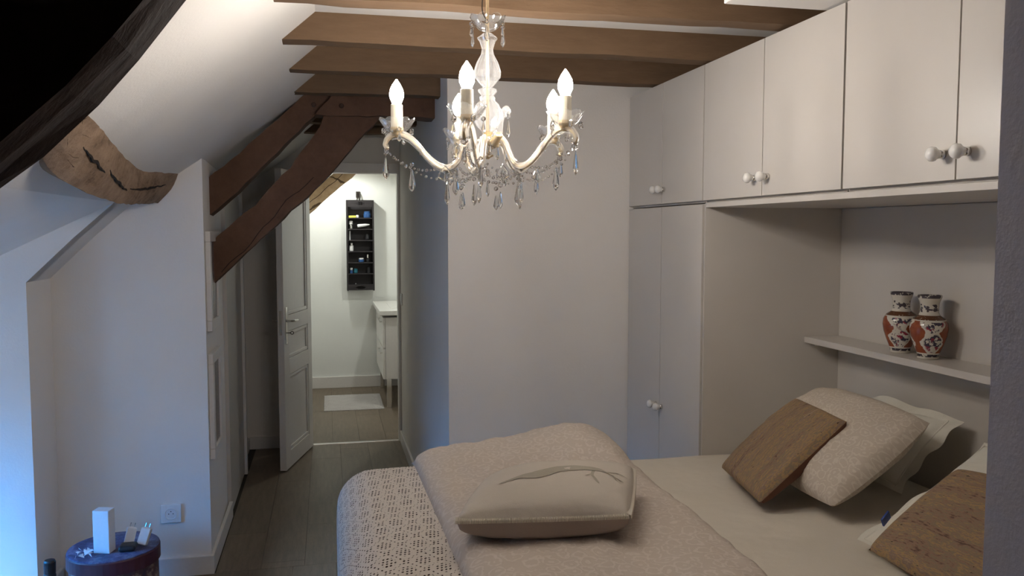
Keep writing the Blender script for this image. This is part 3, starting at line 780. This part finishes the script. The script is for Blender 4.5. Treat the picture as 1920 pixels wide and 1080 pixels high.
def applique(path, widths, name='branch_motif'):
    bm = bmesh.new(); L1 = []; L2 = []
    P = smooth_line([(a, b, 0) for a, b in path], 7); n = len(P)
    for i, p in enumerate(P):
        t = (P[min(i+1, n-1)]-P[max(i-1, 0)]).normalized(); s = Vector((-t.y, t.x, 0)); f = i/(n-1)*(len(widths)-1); w = widths[int(f)]*(1-f % 1)+widths[min(int(f)+1, len(widths)-1)]*(f % 1)
        for sgn, arr in ((1, L1), (-1, L2)):
            q = p+s*w*sgn; q = Vector((min(max(q.x, .02), .98), min(max(q.y, .02), .98), 0))
            arr.append(bm.verts.new(S(q.x, q.y)+nrm*(off(q.x, q.y, .070)+.0015)))
    for i in range(n-1): bm.faces.new((L1[i], L1[i+1], L2[i+1], L2[i]))
    mk(name, bm, 'motif', r)
applique([(.20, .30), (.32, .36), (.42, .37), (.55, .46), (.68, .50), (.80, .50)], [.004, .030, .066, .066, .036, .014])
applique([(.78, .51), (.86, .45), (.90, .36)], [.012, .008, .004])
applique([(.76, .52), (.75, .40), (.78, .32), (.80, .26)], [.012, .009, .008, .004])
applique([(.84, .48), (.91, .52), (.96, .50)], [.008, .006, .003])
applique([(.755, .42), (.71, .36)], [.007, .003])
applique([(.88, .40), (.94, .38)], [.006, .003])

# striped cushion leaning on the beige pillow
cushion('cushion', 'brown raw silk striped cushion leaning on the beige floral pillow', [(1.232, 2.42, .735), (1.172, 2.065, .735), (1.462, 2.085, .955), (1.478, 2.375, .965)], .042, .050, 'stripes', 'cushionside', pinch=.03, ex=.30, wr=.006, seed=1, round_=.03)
cushion('pillow', 'beige floral pillow propped between striped cushion and white pillow', [(1.36, 2.45, .755), (1.315, 1.935, .755), (1.655, 1.975, .965), (1.62, 2.47, .975)], .090, .055, 'damask2', pinch=-.03, round_=.035, ex=.40, wr=.010, seed=5, cat='pillow')
cushion('pillow', 'white flanged pillow upright against the niche wall behind the floral one', [(1.645, 2.64, .755), (1.625, 2.085, .755), (1.80, 2.09, .935), (1.80, 2.64, .90)], .055, .025, 'whitepillow', pinch=.05, ex=.4, wr=.014, seed=9, cat='pillow', piping='whitepillow', pr=.003, flange=.045)
cushion('pillow', 'white lace edged pillow under the nearest brown cushion', [(1.30, 1.775, .735), (1.27, 1.22, .735), (1.66, 1.25, .93), (1.72, 1.86, .925)], .045, .03, 'whitepillow', pinch=.05, ex=.4, wr=.010, seed=12, cat='pillow', piping='whitepillow', pr=.003, flange=.02)
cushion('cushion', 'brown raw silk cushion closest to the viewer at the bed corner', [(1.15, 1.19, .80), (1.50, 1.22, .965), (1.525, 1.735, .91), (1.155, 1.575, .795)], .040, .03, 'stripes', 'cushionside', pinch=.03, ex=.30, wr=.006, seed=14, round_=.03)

mk('care_tag', rot_bm(boxm((-.016, -.003, -.010), (.016, .001, .010)), Matrix.Translation((1.262, 1.652, .832)) @ Matrix.Rotation(.4, 4, 'Z') @ Matrix.Rotation(-.5, 4, 'Y')), 'blue', bpy.data.objects['cushion.002'], label='dark blue care tag')
# ------------------------------------------------------------------ corner by the dormer: hat box and what stands on it
hbx = thing('hat_box', 'round dark floral hat box below the wall socket', 'box', (-.832, 3.425, 0))
mk('box_body', lathe(bmesh.new(), [(.157, 0.0), (.160, .003), (.160, .225)], (-.832, 3.425, 0), 48), 'hatside', hbx, smooth=False)
mk('lid_rim', lathe(bmesh.new(), [(.163, .212), (.168, .214), (.168, .262), (.165, .266)], (-.832, 3.425, 0), 48), 'hatrim', hbx)
mk('lid_top', lathe(bmesh.new(), [(.165, .2665), (.165, .270), (.160, .2715)], (-.832, 3.425, 0), 48), 'hattop', hbx)
def turned(cx, cy, rz): return Matrix.Translation((cx, cy, .2718)) @ Matrix.Rotation(rz, 4, 'Z')
o = mk('carton', rot_bm(boxm((-.031, -.024, 0), (.031, .024, .166), .002), turned(-.852, 3.372, -.25)), 'plastic'); tag(reorigin(o, (-.852, 3.372, .2718)), 'tall slim white box standing on the hat box', 'box')
def adapter(cx, cy, rz, tilt, label):
    r = thing('charger', label, 'charger', (cx, cy, .288), (tilt, .25, rz), group='white chargers on the hat box')
    mk('body', boxm((-.018, -.014, -.012), (.018, .014, .052), .003), 'plastic', r, local=True)
    pb = bmesh.new()
    for dx in (-.008, .008): tube(pb, [(dx, .0, .05), (dx, 0, .070)], .002, 6)
    mk('prong', pb, 'chrome', r, local=True); mk('plug_face', boxm((-.014, -.010, .051), (.014, .010, .054), .001), 'plastic', r, local=True)
adapter(-.775, 3.42, .2, -.25, 'white plug charger leaning beside the tall white box')
adapter(-.722, 3.405, -.2, -.3, 'white plug charger at the outer end of the pair')
pc = roundbox((-.80, 3.335, .2722), (-.735, 3.395, .298), .012, .012, .006, seed=4)
tag(reorigin(mk('pouch', pc, 'black', smooth=True), (-.767, 3.365, .2722)), 'small dark pouch in front of the chargers', 'pouch')
tb = bmesh.new()
for k in range(22):
    a = random.uniform(0, 6.28); cx = -.915+.018*math.cos(k); cy = 3.345+.022*math.sin(k*1.7)
    vs = [tb.verts.new((cx+random.uniform(-.018, .018), cy+random.uniform(-.018, .018), .2725+random.uniform(0, .020))) for _ in range(3)]
    tb.faces.new(vs)
tag(reorigin(mk('tissue', tb, 'plastic'), (-.915, 3.345, .272)), 'crumpled white tissue at the left foot of the tall white box', 'tissue')
bt = thing('bottle', 'slim black bottle on the floor next to the hat box', 'bottle', (-1.008, 3.22, 0), (0, .03, 0))
mk('body', lathe(bmesh.new(), [(.019, 0), (.021, .004), (.021, .255), (.019, .262)], seg=20), 'black', bt, smooth=False, local=True)
mk('cap', lathe(bmesh.new(), [(.019, .262), (.020, .264), (.020, .305), (.017, .311)], seg=20), 'black', bt, local=True)

# framed prints on the passage side of the projecting wall
def frame(z0, z1, label):
    r = thing('picture_frame', label, 'picture frame', (-.50, 3.93, z0), group='white frames on the passage wall')
    x0, x1, y0, y1, m = -.514, -.492, 3.775, 4.07, .045
    fb = bmesh.new()
    for a, b in (((y0, z0), (y1, z0+m)), ((y0, z1-m), (y1, z1)), ((y0, z0+m), (y0+m, z1-m)), ((y1-m, z0+m), (y1, z1-m))): box(fb, (x0, a[0], a[1]), (x1, b[0], b[1]), .003)
    mk('frame', fb, 'trim', r); mk('print', boxm((x0, y0+m, z0+m), (x0+.012, y1-m, z1-m)), 'frameglass', r, label='grey print behind glass')
frame(1.065, 1.50, 'white frame with grey print hung higher on the passage wall')
frame(.50, .965, 'white frame with grey print hung lower on the passage wall')

# ------------------------------------------------------------------ bathroom
vn = thing('vanity_unit', 'white bathroom vanity with two drawers on chrome legs', 'vanity', (.7, 7.45, 0))
vx0, vx1, vy0, vy1 = .450, 1.40, 7.0, 7.98
mk('cabinet_body', boxm((vx0+.02, vy0, .25), (vx1, vy1, .775), .002), 'trim', vn)
cntr = boxm((vx0-.030, vy0-.03, .795), (vx1, vy1+.02, .835), .004)
mk('counter', cntr, 'porcelain', vn)
mk('basin_recess', boxm((vx0+.08, vy0+.18, .8352), (vx1-.1, vy1-.18, .8375), .001), 'porcelain', vn)
for z0, z1 in ((.25, .505), (.520, .775)):
    d = mk('drawer', boxm((vx0, vy0+.004, z0), (vx0+.0185, vy1-.004, z1), .001), 'trim', vn)
    hb = bmesh.new(); box(hb, (vx0-.022, vy0+.10, z1-.05), (vx0-.014, vy0+.42, z1-.04), .002); box(hb, (vx0-.014, vy0+.11, z1-.05), (vx0, vy0+.12, z1-.04)); box(hb, (vx0-.014, vy0+.40, z1-.05), (vx0, vy0+.41, z1-.04))
    mk('handle', hb, 'chrome', d)
for x, y in ((vx0+.03, vy0+.02), (vx0+.03, vy1-.06), (vx1-.06, vy0+.02)):
    mk('leg', boxm((x, y, 0), (x+.04, y+.04, .25), .002), 'chrome', vn)
rg = bmesh.new()
def rug(u, v):
    x = -.045+(.455+.045)*u; y = 6.985+.66*v
    e = min(u, 1-u, v, 1-v)
    return Vector((x, y, .006+.010*min(1, e*14)+.003*noise.noise(Vector((x*90, y*90, 0))))), (x, y)
bm, g = surf_grid(rug, 60, 60)
ext = bmesh.ops.extrude_edge_only(bm, edges=[e for e in bm.edges if e.is_boundary])
for v in ext['geom']:
    if isinstance(v, bmesh.types.BMVert): v.co.z = .0005
tag(reorigin(mk('bath_mat', bm, 'rug'), (.2, 7.3, 0)), 'pale grey shaggy bath mat on the bathroom floor', 'bath mat')

# hanging tray used as a rack
ry0, ry1 = 7.93, 8.045; rx0, rx1 = .180, .437; rz0, rz1 = .945, 1.795
rk = thing('hanging_rack', 'tall black wooden rack of small shelves hung on the bathroom wall', 'rack', (.31, 8.045, rz0))
mk('back_panel', boxm((rx0+.012, ry1-.008, rz0), (rx1-.012, ry1, rz1)), 'blackwood', rk)
for x in (rx0, rx1-.014):
    mk('side_panel', boxm((x, ry0, rz0-.005), (x+.014, ry1, rz1), .002), 'blackwood', rk)
def endboard(z0, z1, hole):
    b = bmesh.new(); zc = (z0+z1)/2; cx = (rx0+rx1)/2; n = 14
    lo = [(rx0+.0145, z0), (rx1-.0145, z0), (rx1-.0145, zc), (cx+.045, zc)]+[(cx+.045*math.cos(PI*k/n), zc-.016*math.sin(PI*k/n)) for k in range(1, n)]+[(cx-.045, zc), (rx0+.0145, zc)]
    hi = [(rx0+.0145, z1), (rx0+.0145, zc+.0003), (cx-.045, zc+.0003)]+[(cx-.045*math.cos(PI*k/n), zc+.0003+.016*math.sin(PI*k/n)) for k in range(1, n)]+[(cx+.045, zc+.0003), (rx1-.0145, zc+.0003), (rx1-.0145, z1)]
    prism(lo, 'y', ry0, ry0+.012, b); prism(hi, 'y', ry0, ry0+.012, b)
    mk('end_board', b, 'blackwood', rk, label='end board with an oval hand hole')
endboard(rz1-.065, rz1, True); endboard(rz0, rz0+.05, True)
NS = 7; zs = [rz0+.05+(rz1-.065-rz0-.05)*k/NS for k in range(NS)]
for z in zs: mk('shelf', boxm((rx0+.0145, ry0+.004, z-.006), (rx1-.0145, ry1-.009, z+.004), .001), 'blackwood', rk)
hk = bmesh.new(); tube(hk, smooth_line([(.305, 8.044, 1.86), (.305, 8.02, 1.865), (.305, 8.0, 1.84), (.305, 8.0, 1.78)], 4), .006, 6); tube(hk, smooth_line([(.285, 8.044, 1.86), (.285, 8.02, 1.865), (.285, 8.0, 1.84), (.285, 8.0, 1.78)], 4), .005, 6)
box(hk, (.275, 8.036, 1.82), (.315, 8.049, 1.88), .002); mk('hook', hk, 'metal_dark', rk)
M['blue'] = plain('blue_plastic', (.03, .10, .28), .3); M['teal'] = plain('teal_plastic', (.02, .16, .22), .3); M['yellow'] = plain('yellow_card', (.85, .80, .12), .5)
def toiletry(name, label, cat, prof, x, shelf, col, capcol=None, cap=None):
    z = zs[shelf]+.0042; r = thing(name, label, cat, (x, 7.978, z))
    mk('body', lathe(bmesh.new(), prof, seg=16), col, r, smooth=False, local=True)
    if cap: mk('cap', lathe(bmesh.new(), cap, seg=16), capcol, r, local=True)
toiletry('cream_jar', 'round blue jar on the top shelf of the black rack', 'jar', [(.030, 0), (.033, .008), (.033, .035), (.028, .042)], .375, 6, 'blue', 'blue', [(.029, .0421), (.029, .058), (.026, .060)])
r = thing('soap_packet', 'yellow and white packet on the top shelf of the black rack', 'packet', (.235, 7.98, zs[6]+.0042))
mk('wrapper', boxm((-.034, -.02, 0), (.036, .02, .020), .003), 'yellow', r, local=True)
mk('tissue_end', boxm((.037, -.015, 0), (.062, .015, .027), .006), 'plastic', r, local=True)
toiletry('lotion_bottle', 'clear bottle with a white cap on the second shelf of the rack', 'bottle', [(.014, 0), (.016, .004), (.016, .035), (.012, .042)], .222, 5, 'chrome', 'plastic', [(.017, .043), (.018, .046), (.018, .072), (.014, .076)])
r = thing('cream_tube', 'white squeezable tube lying on the second shelf of the rack', 'tube', (.34, 7.97, zs[5]+.022), (0, 1.45, 0))
mk('body', lathe(bmesh.new(), [(.015, -.055), (.017, -.04), (.013, .02), (.004, .06)], (-.016, 0, 0), 14), 'plastic', r, local=True)
toiletry('brush_handle', 'thin white stick upright on the third shelf of the rack', 'brush', [(.006, 0), (.006, .085), (.004, .088)], .212, 4, 'plastic')
toiletry('shaver', 'small black device on the third shelf of the rack', 'shaver', [(.018, 0), (.022, .01), (.018, .05), (.012, .06)], .375, 4, 'black')
toiletry('deodorant', 'pale bottle alone on the fourth shelf of the rack', 'bottle', [(.018, 0), (.020, .004), (.020, .05), (.015, .054)], .225, 3, 'plastic', 'chrome', [(.015, .055), (.016, .075), (.010, .082)])
toiletry('cream_jar', 'low blue jar on the fifth shelf of the rack', 'jar', [(.022, 0), (.026, .005), (.026, .022), (.02, .026)], .315, 2, 'blue', 'plastic', [(.023, .0262), (.023, .038), (.02, .04)])
toiletry('perfume_bottle', 'dark bottle with silver cap on the fifth shelf of the rack', 'bottle', [(.016, 0), (.018, .004), (.018, .034), (.01, .04)], .378, 2, 'black', 'chrome', [(.011, .041), (.011, .072), (.009, .076)])
toiletry('lotion_bottle', 'slim blue bottle with pale cap on the sixth shelf of the rack', 'bottle', [(.014, 0), (.015, .004), (.015, .028), (.012, .03)], .222, 1, 'blue', 'plastic', [(.013, .031), (.013, .05), (.01, .053)])
toiletry('cream_jar', 'round teal pot on the sixth shelf of the rack', 'jar', [(.014, 0), (.019, .008), (.019, .038), (.012, .045)], .262, 1, 'teal')
toiletry('shampoo_bottle', 'black bottle at the far side of the sixth rack shelf', 'bottle', [(.016, 0), (.018, .004), (.018, .05), (.012, .06)], .385, 1, 'black')
toiletry('cotton_ball', 'tiny white ball on the bottom shelf of the rack', 'cotton ball', [(.002, 0), (.006, .003), (.006, .007), (.002, .010)], .262, 0, 'plastic')
for lx, ly, lz, e, lb in ((.04, 7.56, 2.17, 1.0, 'small round lit lamp on the bathroom ceiling behind the pale brace'), (.75, 6.55, 2.17, .8, 'small round lit lamp on the bathroom ceiling just inside the doorway')):
    bl_ = thing('ceiling_lamp', lb, 'lamp', (lx, ly, lz))
    mk('lamp_ring', lathe(bmesh.new(), [(.045, -.012), (.05, -.01), (.05, .02)], (0, 0, 0), 28), 'trim', bl_, local=True)
    mk('diffuser', lathe(bmesh.new(), [(.038, -.018), (.040, -.0125)], (0, 0, 0), 28), 'bathlamp', bl_, local=True)
    ld = bpy.data.lights.new('bathroom_lamp', 'SPOT'); ld.energy = BATH*5*e; ld.color = (.97, 1., .94); ld.shadow_soft_size = .035; ld.spot_size = 2.95; ld.spot_blend = .3
    lo = bpy.data.objects.new('bathroom_lamp_light', ld); COL.objects.link(lo); lo.location = (lx, ly, lz-.035)

# ------------------------------------------------------------------ chandelier
CX, CY = .388, 2.01
def zpx(y): return 1.5+(434-y)*2.05/1550
ch = thing('chandelier', 'crystal chandelier with five lit candle bulbs hanging from the joists', 'chandelier', (CX, CY, 1.70))
S0 = []
stem = lathe(bmesh.new(), [(.010, zpx(250)), (.016, zpx(247)), (.025, zpx(241)), (.036, zpx(226)), (.0365, zpx(216)), (.028, zpx(201)), (.017, zpx(193)), (.018, zpx(187)), (.014, zpx(184)), (.022, zpx(177)), (.022, zpx(173)), (.011, zpx(169)), (.020, zpx(161)), (.031, zpx(150)), (.032, zpx(140)), (.026, zpx(125)), (.015, zpx(109)), (.013, zpx(100)), (.019, zpx(85)), (.024, zpx(80)), (.013, zpx(73)), (.010, zpx(71))], (CX, CY, 0), 24, .06, 12)
mk('glass_stem', stem, 'stemglass', ch, label='cut glass baluster stem')
def scallop(bm, prof, c, n=8, amp=.006, seg=48):
    rings = []
    zmax = max(z for _, z in prof); zmin = min(z for _, z in prof)
    for r, z in prof:
        t = (z-zmin)/(zmax-zmin)
        rings.append([bm.verts.new((c[0]+(r+amp*.35*t*abs(math.sin(n*a/2)))*math.cos(a), c[1]+(r+amp*.35*t*abs(math.sin(n*a/2)))*math.sin(a), c[2]+z+amp*t*t*(abs(math.sin(n*a/2))-.5))) for a in [2*PI*i/seg for i in range(seg)]])
    for A, B in zip(rings, rings[1:]):
        for i in range(seg): j = (i+1) % seg; bm.faces.new((A[i], A[j], B[j], B[i]))
    return bm
cup = scallop(bmesh.new(), [(.009, 0), (.020, .004), (.030, .014), (.040, .030), (.042, .034), (.040, .0335), (.028, .016), (.018, .008), (.006, .005)], (CX, CY, zpx(68)), 8, .007)
mk('top_bowl', cup, 'glass', ch, smooth=True, label='scalloped clear glass bowl')
hubm = lathe(bmesh.new(), [(.004, zpx(300)), (.006, zpx(298)), (.014, zpx(295)), (.015, zpx(293)), (.006, zpx(290)), (.010, zpx(282)), (.028, zpx(278)), (.030, zpx(270)), (.024, zpx(264)), (.008, zpx(260)), (.012, zpx(254)), (.014, zpx(251))], (CX, CY, 0), 20)
mk('hub', hubm, 'brass', ch, smooth=False)
rod = bmesh.new(); tube(rod, [(CX, CY, zpx(255)), (CX, CY, 2.05), (CX, CY, ZC-.012)], .0042, 8); mk('rod', rod, 'brass', ch, smooth=True)
wr_ = bmesh.new(); tube(wr_, smooth_line([(CX-.004, CY, zpx(45)), (CX-.012, CY, zpx(32)), (CX-.012, CY, zpx(10)), (CX-.006, CY, zpx(-8)), (CX, CY, 2.16)], 5), .0015, 6); mk('wire', wr_, 'metal_dark', ch)
mk('ceiling_rose', lathe(bmesh.new(), [(.010, ZC-.035), (.035, ZC-.028), (.045, ZC-.008), (.045, ZC-.001)], (CX, CY, 0), 24), 'brass', ch)

def drop_mesh(L, w, name):
    bm = bmesh.new(); prof = [(.0008, 0), (w*.35, -L*.10), (w*.55, -L*.3), (w*.9, -L*.62), (w, -L*.74), (w*.72, -L*.87), (.0008, -L)]
    rings = [[bm.verts.new((r*math.cos(2*PI*i/8), .6*r*math.sin(2*PI*i/8), z)) for i in range(8)] for r, z in prof]
    for A, B in zip(rings, rings[1:]):
        for i in range(8): j = (i+1) % 8; bm.faces.new((A[i], A[j], B[j], B[i]))
    bm.faces.new(rings[0]); bm.faces.new(rings[-1][::-1])
    bmesh.ops.recalc_face_normals(bm, faces=bm.faces); me = bpy.data.meshes.new(name); bm.to_mesh(me); bm.free(); me.materials.append(M['crystal']); return me
def bead_mesh(r, name='bead'):
    bm = bmesh.new(); bmesh.ops.create_icosphere(bm, subdivisions=1, radius=r); me = bpy.data.meshes.new(name); bm.to_mesh(me); bm.free(); me.materials.append(M['crystal']); return me
DL = drop_mesh(.056, .0100, 'crystal_drop'); DM = drop_mesh(.040, .0080, 'crystal_drop'); DS = drop_mesh(.025, .0052, 'crystal_drop')
BE = bead_mesh(.0062)
def place(me, name, p, root=None, rz=0.):
    root = root or ch; off_ = Vector((0, 0, 0)); q = root
    while q is not None: off_ += q.location; q = q.parent
    o = bpy.data.objects.new(name, me); COL.objects.link(o); o.parent = root; o.location = Vector(p)-off_; o.rotation_euler = (0, 0, rz); return o
def pendant(me, p, link=.018, root=None):
    p = Vector(p); place(BE, 'bead', p-Vector((0, 0, link*.5)), root)
    place(me, 'crystal_drop', p-Vector((0, 0, link)), root, random.uniform(0, 3))
def chain(a, b, sag, n, root=None, r=.0044):
    a = Vector(a); b = Vector(b); bm = bmesh.new()
    for i in range(n+1):
        t = i/n; p = a.lerp(b, t)-Vector((0, 0, sag*4*t*(1-t)))
        bmesh.ops.create_icosphere(bm, subdivisions=1, radius=r*(1 if i % 2 == 0 else .7), matrix=Matrix.Translation(p))
    o = mk('bead_chain', bm, 'crystal', root or ch); o['kind'] = 'stuff'; return a.lerp(b, .5)-Vector((0, 0, sag))
def kite(p, s=.022, rz=0.):
    """open leaf-shaped crystal frame with a drop inside"""
    p = Vector(p); pts = [(0, 0), (.35, -.45), (.75, -.95), (.85, -1.35), (.45, -1.55), (0, -1.9), (-.45, -1.55), (-.85, -1.35), (-.75, -.95), (-.35, -.45)]
    ca, sa = math.cos(rz), math.sin(rz); bm = bmesh.new()
    tube(bm, [p+Vector((x*s*ca, x*s*sa, z*s)) for x, z in pts], .0022, 5, closed=True)
    o = mk('leaf_pendant', bm, 'crystal', ch); o['label'] = 'open leaf-shaped crystal pendant'
    place(DS, 'crystal_drop', p-Vector((0, 0, .012)))
arm_prof = [(.022, 1.712), (.038, 1.722), (.052, 1.712), (.064, 1.688), (.078, 1.664), (.100, 1.652), (.124, 1.660), (.150, 1.682), (.172, 1.708), (.196, 1.729), (.222, 1.735), (.242, 1.727), (.251, 1.712), (.246, 1.701)]
fwd_h = -YAW
tips, lows = [], []
RC = .222
def arm_pt(a, r, z): return Vector((CX+r*math.cos(a), CY+r*math.sin(a), z))
for i, deg in enumerate((180, 100, 35, -41, -112)):
    a = -YAW-math.radians(deg); d = Vector((math.cos(a), math.sin(a), 0)); side = Vector((-d.y, d.x, 0))
    path = smooth_line([arm_pt(a, r, z) for r, z in arm_prof], 5)
    ar = thing('arm', None, None, arm_pt(a, .12, 1.66)); ar.parent = ch; ar.location = arm_pt(a, .12, 1.66)-Vector((CX, CY, 1.70))
    bm = bmesh.new(); tube(bm, path, .0046, 8)
    core = mk('gold_core', bm, 'brass', ar, smooth=True)
    bm = bmesh.new()
    for sgn in (-1, 1): tube(bm, [p+side*sgn*.0060+Vector((0, 0, .002)) for p in path[2:]], .0050, 8)
    tube(bm, [p+Vector((0, 0, .0075)) for p in path[4:-3]], .0048, 8)
    tube(bm, [p-Vector((0, 0, .0065)) for p in path[8:-12]], .0030, 8)
    mk('glass_sheath', bm, 'armglass', ar, smooth=True)
    ros = bmesh.new()
    for k in (22, 38, len(path)-2):
        p = path[k]
        for q in range(6):
            b = q*PI/3; bmesh.ops.create_icosphere(ros, subdivisions=1, radius=.0045, matrix=Matrix.Translation(p+.009*(math.cos(b)*side+math.sin(b)*Vector((0, 0, 1)))))
    mk('glass_rosette', ros, 'crystal', ar)['kind'] = 'stuff'
    cc = arm_pt(a, RC, 0)
    mk('bobeche', scallop(bmesh.new(), [(.012, 0), (.022, .002), (.031, .010), (.040, .026), (.043, .031), (.041, .0305), (.029, .013), (.020, .006), (.010, .004)], (cc.x, cc.y, 1.742), 8, .006), 'glass', ar, smooth=True, label='scalloped glass drip pan')
    mk('candle_socket', lathe(bmesh.new(), [(.006, 1.730), (.012, 1.736), (.013, 1.741), (.016, 1.7465), (.016, 1.754)], (cc.x, cc.y, 0), 16), 'brass', ar)
    mk('candle_sleeve', lathe(bmesh.new(), [(.0142, 1.7475), (.0148, 1.750), (.0145, 1.8085), (.011, 1.810)], (cc.x, cc.y, 0), 20), 'candle', ar, smooth=False)
    mk('bulb', lathe(bmesh.new(), [(.0105, 1.8105), (.0125, 1.816), (.0168, 1.826), (.0175, 1.834), (.0155, 1.846), (.0095, 1.858), (.004, 1.866), (.0015, 1.870)], (cc.x, cc.y, 0), 20), 'bulb', ar, smooth=True, label='lit flame-shaped bulb')
    for q in range(5):
        b = a+.6+q*2*PI/5; p = Vector((cc.x+.036*math.cos(b), cc.y+.036*math.sin(b), 1.752)); pendant(DS if q % 2 else BE, p, .012, ar)
    tips.append(arm_pt(a, .250, 1.700)); lows.append(arm_pt(a, .100, 1.646))
    pendant(DL if i % 2 == 0 else DM, tips[-1], .016); pendant(DL, lows[-1], .024)
    m = chain(tips[-1], arm_pt(a, .120, 1.655), .022, 13); pendant(DL, arm_pt(a+.12, .185, 1.672), .020)
N = 5
for i in range(N):
    j = (i+1) % N
    m = chain(lows[i], lows[j], .022, 12); pendant(DM, m, .030)
    m2 = chain(tips[i], lows[j], .045, 18, r=.0038)
    kite((tips[i]*.35+lows[j]*.65)-Vector((0, 0, .010)), .019, -YAW+.5*i)
    chain(arm_pt(0, 0, 0)+Vector((0, 0, 1.665)), lows[i], .012, 7, r=.0036)
for q in range(10):
    b = q*PI/5+.2; pendant(DM if q % 2 else DS, (CX+.046*math.cos(b), CY+.046*math.sin(b), 1.716+.012*(q % 3)), .010)
pendant(DM, (CX, CY, 1.655), .030); place(BE, 'bead', (CX, CY, 1.648))
for q in range(6):
    b = q*PI/3+.3; pendant(DM if q % 2 == 0 else DS, (CX+.043*math.cos(b), CY+.043*math.sin(b), zpx(52)), .014)
# upright scroll arms between the candle arms
for deg, rb in ((62, .085), (-80, .08)):
    a = -YAW-math.radians(deg); bm = bmesh.new(); bg_ = bmesh.new()
    pth = smooth_line([arm_pt(a, .028, 1.708), arm_pt(a, .050, 1.722), arm_pt(a, .064, 1.735), arm_pt(a, .070, 1.760), arm_pt(a, .084, 1.782), arm_pt(a, .100, 1.788), arm_pt(a, .108, 1.778), arm_pt(a, .102, 1.770)], 5)
    tube(bm, pth, [.0085-.0035*k/(len(pth)-1) for k in range(len(pth))], 10); mk('glass_scroll', bm, 'stemglass', ch, smooth=True)
    tube(bg_, pth[1:10], .0095, 10); mk('gold_cuff', bg_, 'brass', ch, smooth=True)
    pendant(DM, arm_pt(a, .108, 1.776), .016)
# small glass tulip on the near side of the hub
a = -YAW-math.radians(150); p = arm_pt(a, .085, 1.705)
mk('glass_tulip', scallop(bmesh.new(), [(.004, -.035), (.010, -.028), (.013, -.016), (.007, -.006), (.012, .004), (.020, .018), (.022, .020)], p, 6, .004, 36), 'glass', ch, smooth=True)
